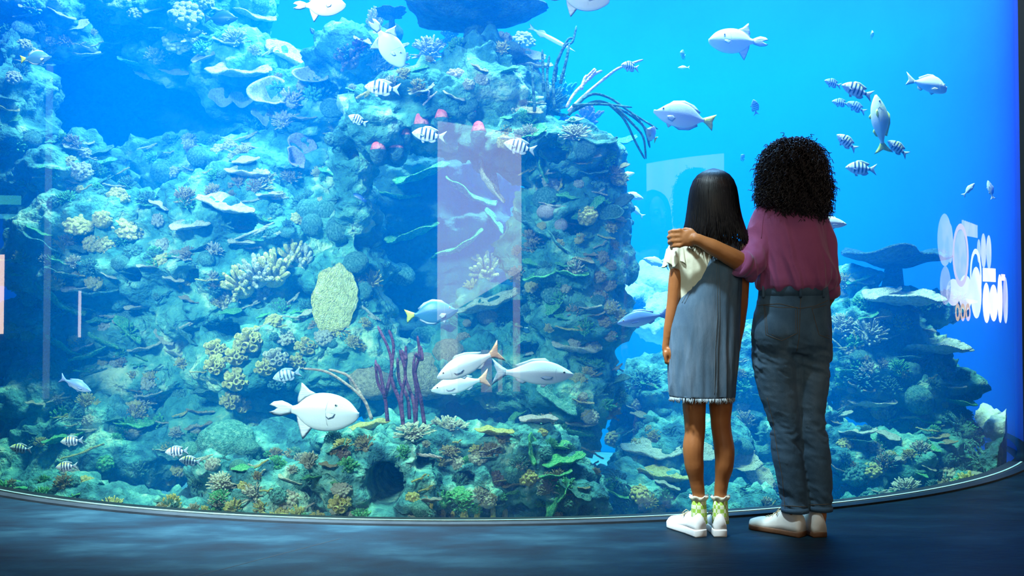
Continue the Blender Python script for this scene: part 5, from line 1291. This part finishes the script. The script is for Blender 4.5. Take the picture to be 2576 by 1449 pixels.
# socks and trainers
for px, nm in ((1758, 'sock'), (1812, 'sock')):
    m = MB(); c = P(px, 1252, YG); n = 24
    m.loft([[(c.x+r*math.cos(2*PI*j/n), c.y+r*math.sin(2*PI*j/n), z_) for j in range(n)] for r, z_ in ((.036, .05), (.034, .085), (.0315, .12), (.0305, c.z-.005))]); sk = link(nm, m, sock_m, girl)
    m = MB(); n = 48
    m.loft([[(c.x+r*(1+w*math.sin(8*a))*math.cos(a), c.y+r*(1+w*math.sin(8*a))*math.sin(a), c.z+dz+.003*math.sin(5*a)) for a in (2*PI*j/n for j in range(n))] for r, dz, w in ((.030, -.012, 0), (.036, -.002, .08), (.040, .008, .12), (.037, .010, .10), (.029, .000, 0))]); link('ruffled_cuff', m, white_m, sk)
shoe(girl, 1764, YG-.045, 20, .235, .038, 'white chunky trainer, toe turned out to the left', shoe2_m, shoe2_m, .032, True, .066)
shoe(girl, 1813, YG-.045, -3, .235, .037, 'white chunky trainer, pointing straight ahead', shoe2_m, shoe2_m, .032, True, .066)
# ------------------------------------------------------------------ lit things in the hall behind the visitors (they mirror in the acrylic)
def zc_(py): return 1.88-(py-540)*(1.03/270)
YT = [(2350,5.58),(2365,5.76),(2400,6.2),(2425,6.53),(2470,7.19),(2500,7.7),(2540,8.6),(2560,9.3)]
def yc_(px):
    for (a, ya), (b, yb) in zip(YT, YT[1:]):
        if px <= b: return ya+(yb-ya)*(px-a)/(b-a)
    return 9.3
def oval(m, y0, y1, z0, z1, x, n=40, ringw=None, th=.03):
    cy_, cz, a, b = (y0+y1)/2, (z0+z1)/2, abs(y1-y0)/2, abs(z1-z0)/2
    o_ = [(cy_+a*math.cos(2*PI*k/n), cz+b*math.sin(2*PI*k/n)) for k in range(n)]
    if ringw: i_ = [(cy_+(a-ringw)*math.cos(2*PI*k/n), cz+(b-ringw)*math.sin(2*PI*k/n)) for k in range(n)]
    if ringw:
        for k in range(n):
            j = (k+1) % n; p, q, r, t = o_[k], o_[j], i_[j], i_[k]
            m.add([(x, *p), (x, *q), (x, *r), (x, *t), (x+th, *p), (x+th, *q), (x+th, *r), (x+th, *t)], [(0,1,2,3),(7,6,5,4),(0,4,5,1),(2,6,7,3)])
    else: m.loft([[(x, *p) for p in o_], [(x+th, *p) for p in o_]])
e_white = emat('lit_white_acrylic', (1,1,1), 6.0, (.8,.85,1), 3); e_soft = emat('soft_white_light', (.70,.82,1), 3.4, (1,1,.95), 4.5)
e_yel = emat('warm_yellow_neon', (1,.66,.14), 5.0); e_vio = emat('violet_light', (.62,.55,1), 3.0, (.8,.9,1), 4)
sg_ = thing('wall_sign', (6.95, 7.0, 1.3), 'lit sign of ovals and white boxes on the right wall of the hall', 'sign')
def sp(name, mat, fn, x=6.93):
    m = MB(); fn(m, x); o = link(name, m, mat, None, False); o.data.transform(Matrix.Translation((-6.95, -7.0, -1.3))); o.parent = sg_; return o
def ov(a, b, c, d, rw=None): return lambda m, x: oval(m, yc_(a), yc_(b), zc_(d), zc_(c), x, ringw=rw)
def bxx(a, b, c, d): return lambda m, x: m.box((x, yc_(a), zc_(d)), (x+.03, yc_(b), zc_(c)))
def board(m, x):
    for k in range(8):
        y0 = yc_(2426)+(yc_(2466)-yc_(2426))*k/8; m.box((x, y0, zc_(594)+.02*(8-k)/8), (x+.03, y0+.068, zc_(550)-.006*k))
sp('letter_board', e_soft, board)
sp('oval_lamp', e_soft, ov(2364,2400,535,668)); sp('oval_lamp', e_soft, ov(2388,2403,560,660)); sp('oval_lamp', e_soft, ov(2406,2437,575,716), 6.94)
sp('neon_ring', e_yel, ov(2401,2441,560,720,.055), 6.90); sp('neon_ring', e_white, ov(2444,2474,622,762,.05), 6.90)
sp('oval_lamp', e_soft, ov(2464,2473,597,657)); sp('oval_lamp', e_soft, ov(2474,2487,581,670)); sp('oval_lamp', e_soft, ov(2488,2501,584,672))
sp('light_box', e_white, bxx(2478,2510,670,705)); sp('oval_lamp', e_white, ov(2477,2496,708,812)); sp('oval_lamp', e_white, ov(2494,2514,712,808))
sp('light_box', e_vio, ov(2369,2396,668,766)); sp('light_box', e_white, ov(2384,2420,700,768)); sp('light_box', e_white, ov(2415,2450,690,780)); sp('light_box', e_white, ov(2446,2474,668,800))
for a in (2406, 2419, 2432): sp('neon_ring', e_yel, ov(a, a+12, 762, 807, .04), 6.90)
sp('oval_lamp', e_white, ov(2514,2526,684,812)); sp('oval_lamp', e_vio, ov(2528,2541,690,814)); sp('light_box', e_yel, bxx(2524,2534,683,700))
# tall pinkish backlit banner straight behind the camera, over self-glowing strips that stand for pale wall
e_ban = emat('backlit_banner_cloth', (1,.86,.60), 4.6, (.92,.86,.70), 5, (5,1,.12))
bn = thing('backlit_banner', (0, -3.0, 0), 'tall pinkish backlit banner over beige wall strips behind the viewer', 'banner')
m = MB(); m.add([(-1.19,0,.85),(1.16,0,1.45),(1.15,0,3.09),(-1.19,0,3.25),(-1.19,-.04,.85),(1.16,-.04,1.45),(1.15,-.04,3.09),(-1.19,-.04,3.25)], [(0,1,2,3),(7,6,5,4),(0,4,5,1),(1,5,6,2),(2,6,7,3),(3,7,4,0)]); link('cloth', m, e_ban, bn, False)
e_post = emat('glowing_beige_strip', (1,.78,.5), 2.2)
for a, b, c in ((-1.1,-.62,1.32),(.03,.33,.5),(.92,1.12,1.6),(.5,.62,.5)): m = MB(); m.box((a,-.06,0),(b,-.01,c)); link('post', m, e_post, bn, False)  # these glow themselves, in place of pale wall between onlookers
# pale lit wall screen on the right hand wall, strips and a lit display on the left
m = MB(); m.add([(0,-5.79,2.0),(0,-1.08,1.86),(0,-1.08,2.98),(0,-5.79,3.43),(.04,-5.79,2.0),(.04,-1.08,1.86),(.04,-1.08,2.98),(.04,-5.79,3.43)], [(0,3,2,1),(4,5,6,7),(0,1,5,4),(1,2,6,5),(2,3,7,6),(3,0,4,7)])
o = link('projection_screen', m, emat('pale_screen', (.80,.80,.90), 2.6, (1,.92,.86), 1.2, (1,1,.15)), None, False); o.location = (6.9, 0, 0); tag(o, 'long pale glowing screen high on the right wall of the hall', 'screen')
def strip(name, y0, y1, z0, z1, mat, label, cat):
    m = MB(); m.box((0, 0, 0), (.04, y1-y0, z1-z0)); o = link(name, m, mat, None, False); o.location = (-6.98, y0, z0); tag(o, label, cat)
strip('light_strip', 4.42, 4.60, .15, 3.25, emat('dim_strip_light', (.45,.78,.80), .9), 'tall dim light strip on the left wall of the hall', 'light')
strip('light_tube', 3.63, 3.70, .71, 1.15, emat('bright_tube', (1,.95,.9), 7), 'short bright light tube on the left wall of the hall', 'light')
strip('light_box', 5.66, 5.84, .75, 1.47, emat('warm_light_box', (1,.72,.5), 7), 'warm white light box on the left wall of the hall', 'light')
strip('light_bar', 5.22, 5.84, 1.93, 2.01, emat('green_light_bar', (.1,.9,.5), 2.2), 'green light bar, upper of two on the left wall', 'light')
strip('light_bar', 5.22, 5.84, 1.80, 1.84, emat('green_blue_light_bar', (.1,.8,.7), 2.0), 'thin blue green light bar, lower of two on the left wall', 'light')
# joint in the concrete floor
a, b = P(545, 1431, 0.93*F/(1431-790)), P(858, 1351, 0.93*F/(1351-790)); d = (b-a).normalized(); q = Vector((-d.y, d.x, 0))*.0025
a = a - d*1.0; m = MB(); m.add([(*(a-q).xy, .0006), (*(a+q).xy, .0006), (*(b+q).xy, .0006), (*(b-q).xy, .0006), (*(a-q).xy, -.01), (*(a+q).xy, -.01), (*(b+q).xy, -.01), (*(b-q).xy, -.01)], [(0,3,2,1),(4,5,6,7),(0,1,5,4),(1,2,6,5),(2,3,7,6),(3,0,4,7)])
tag(link('trim_6', m, dark_m, None, False), kind='structure')
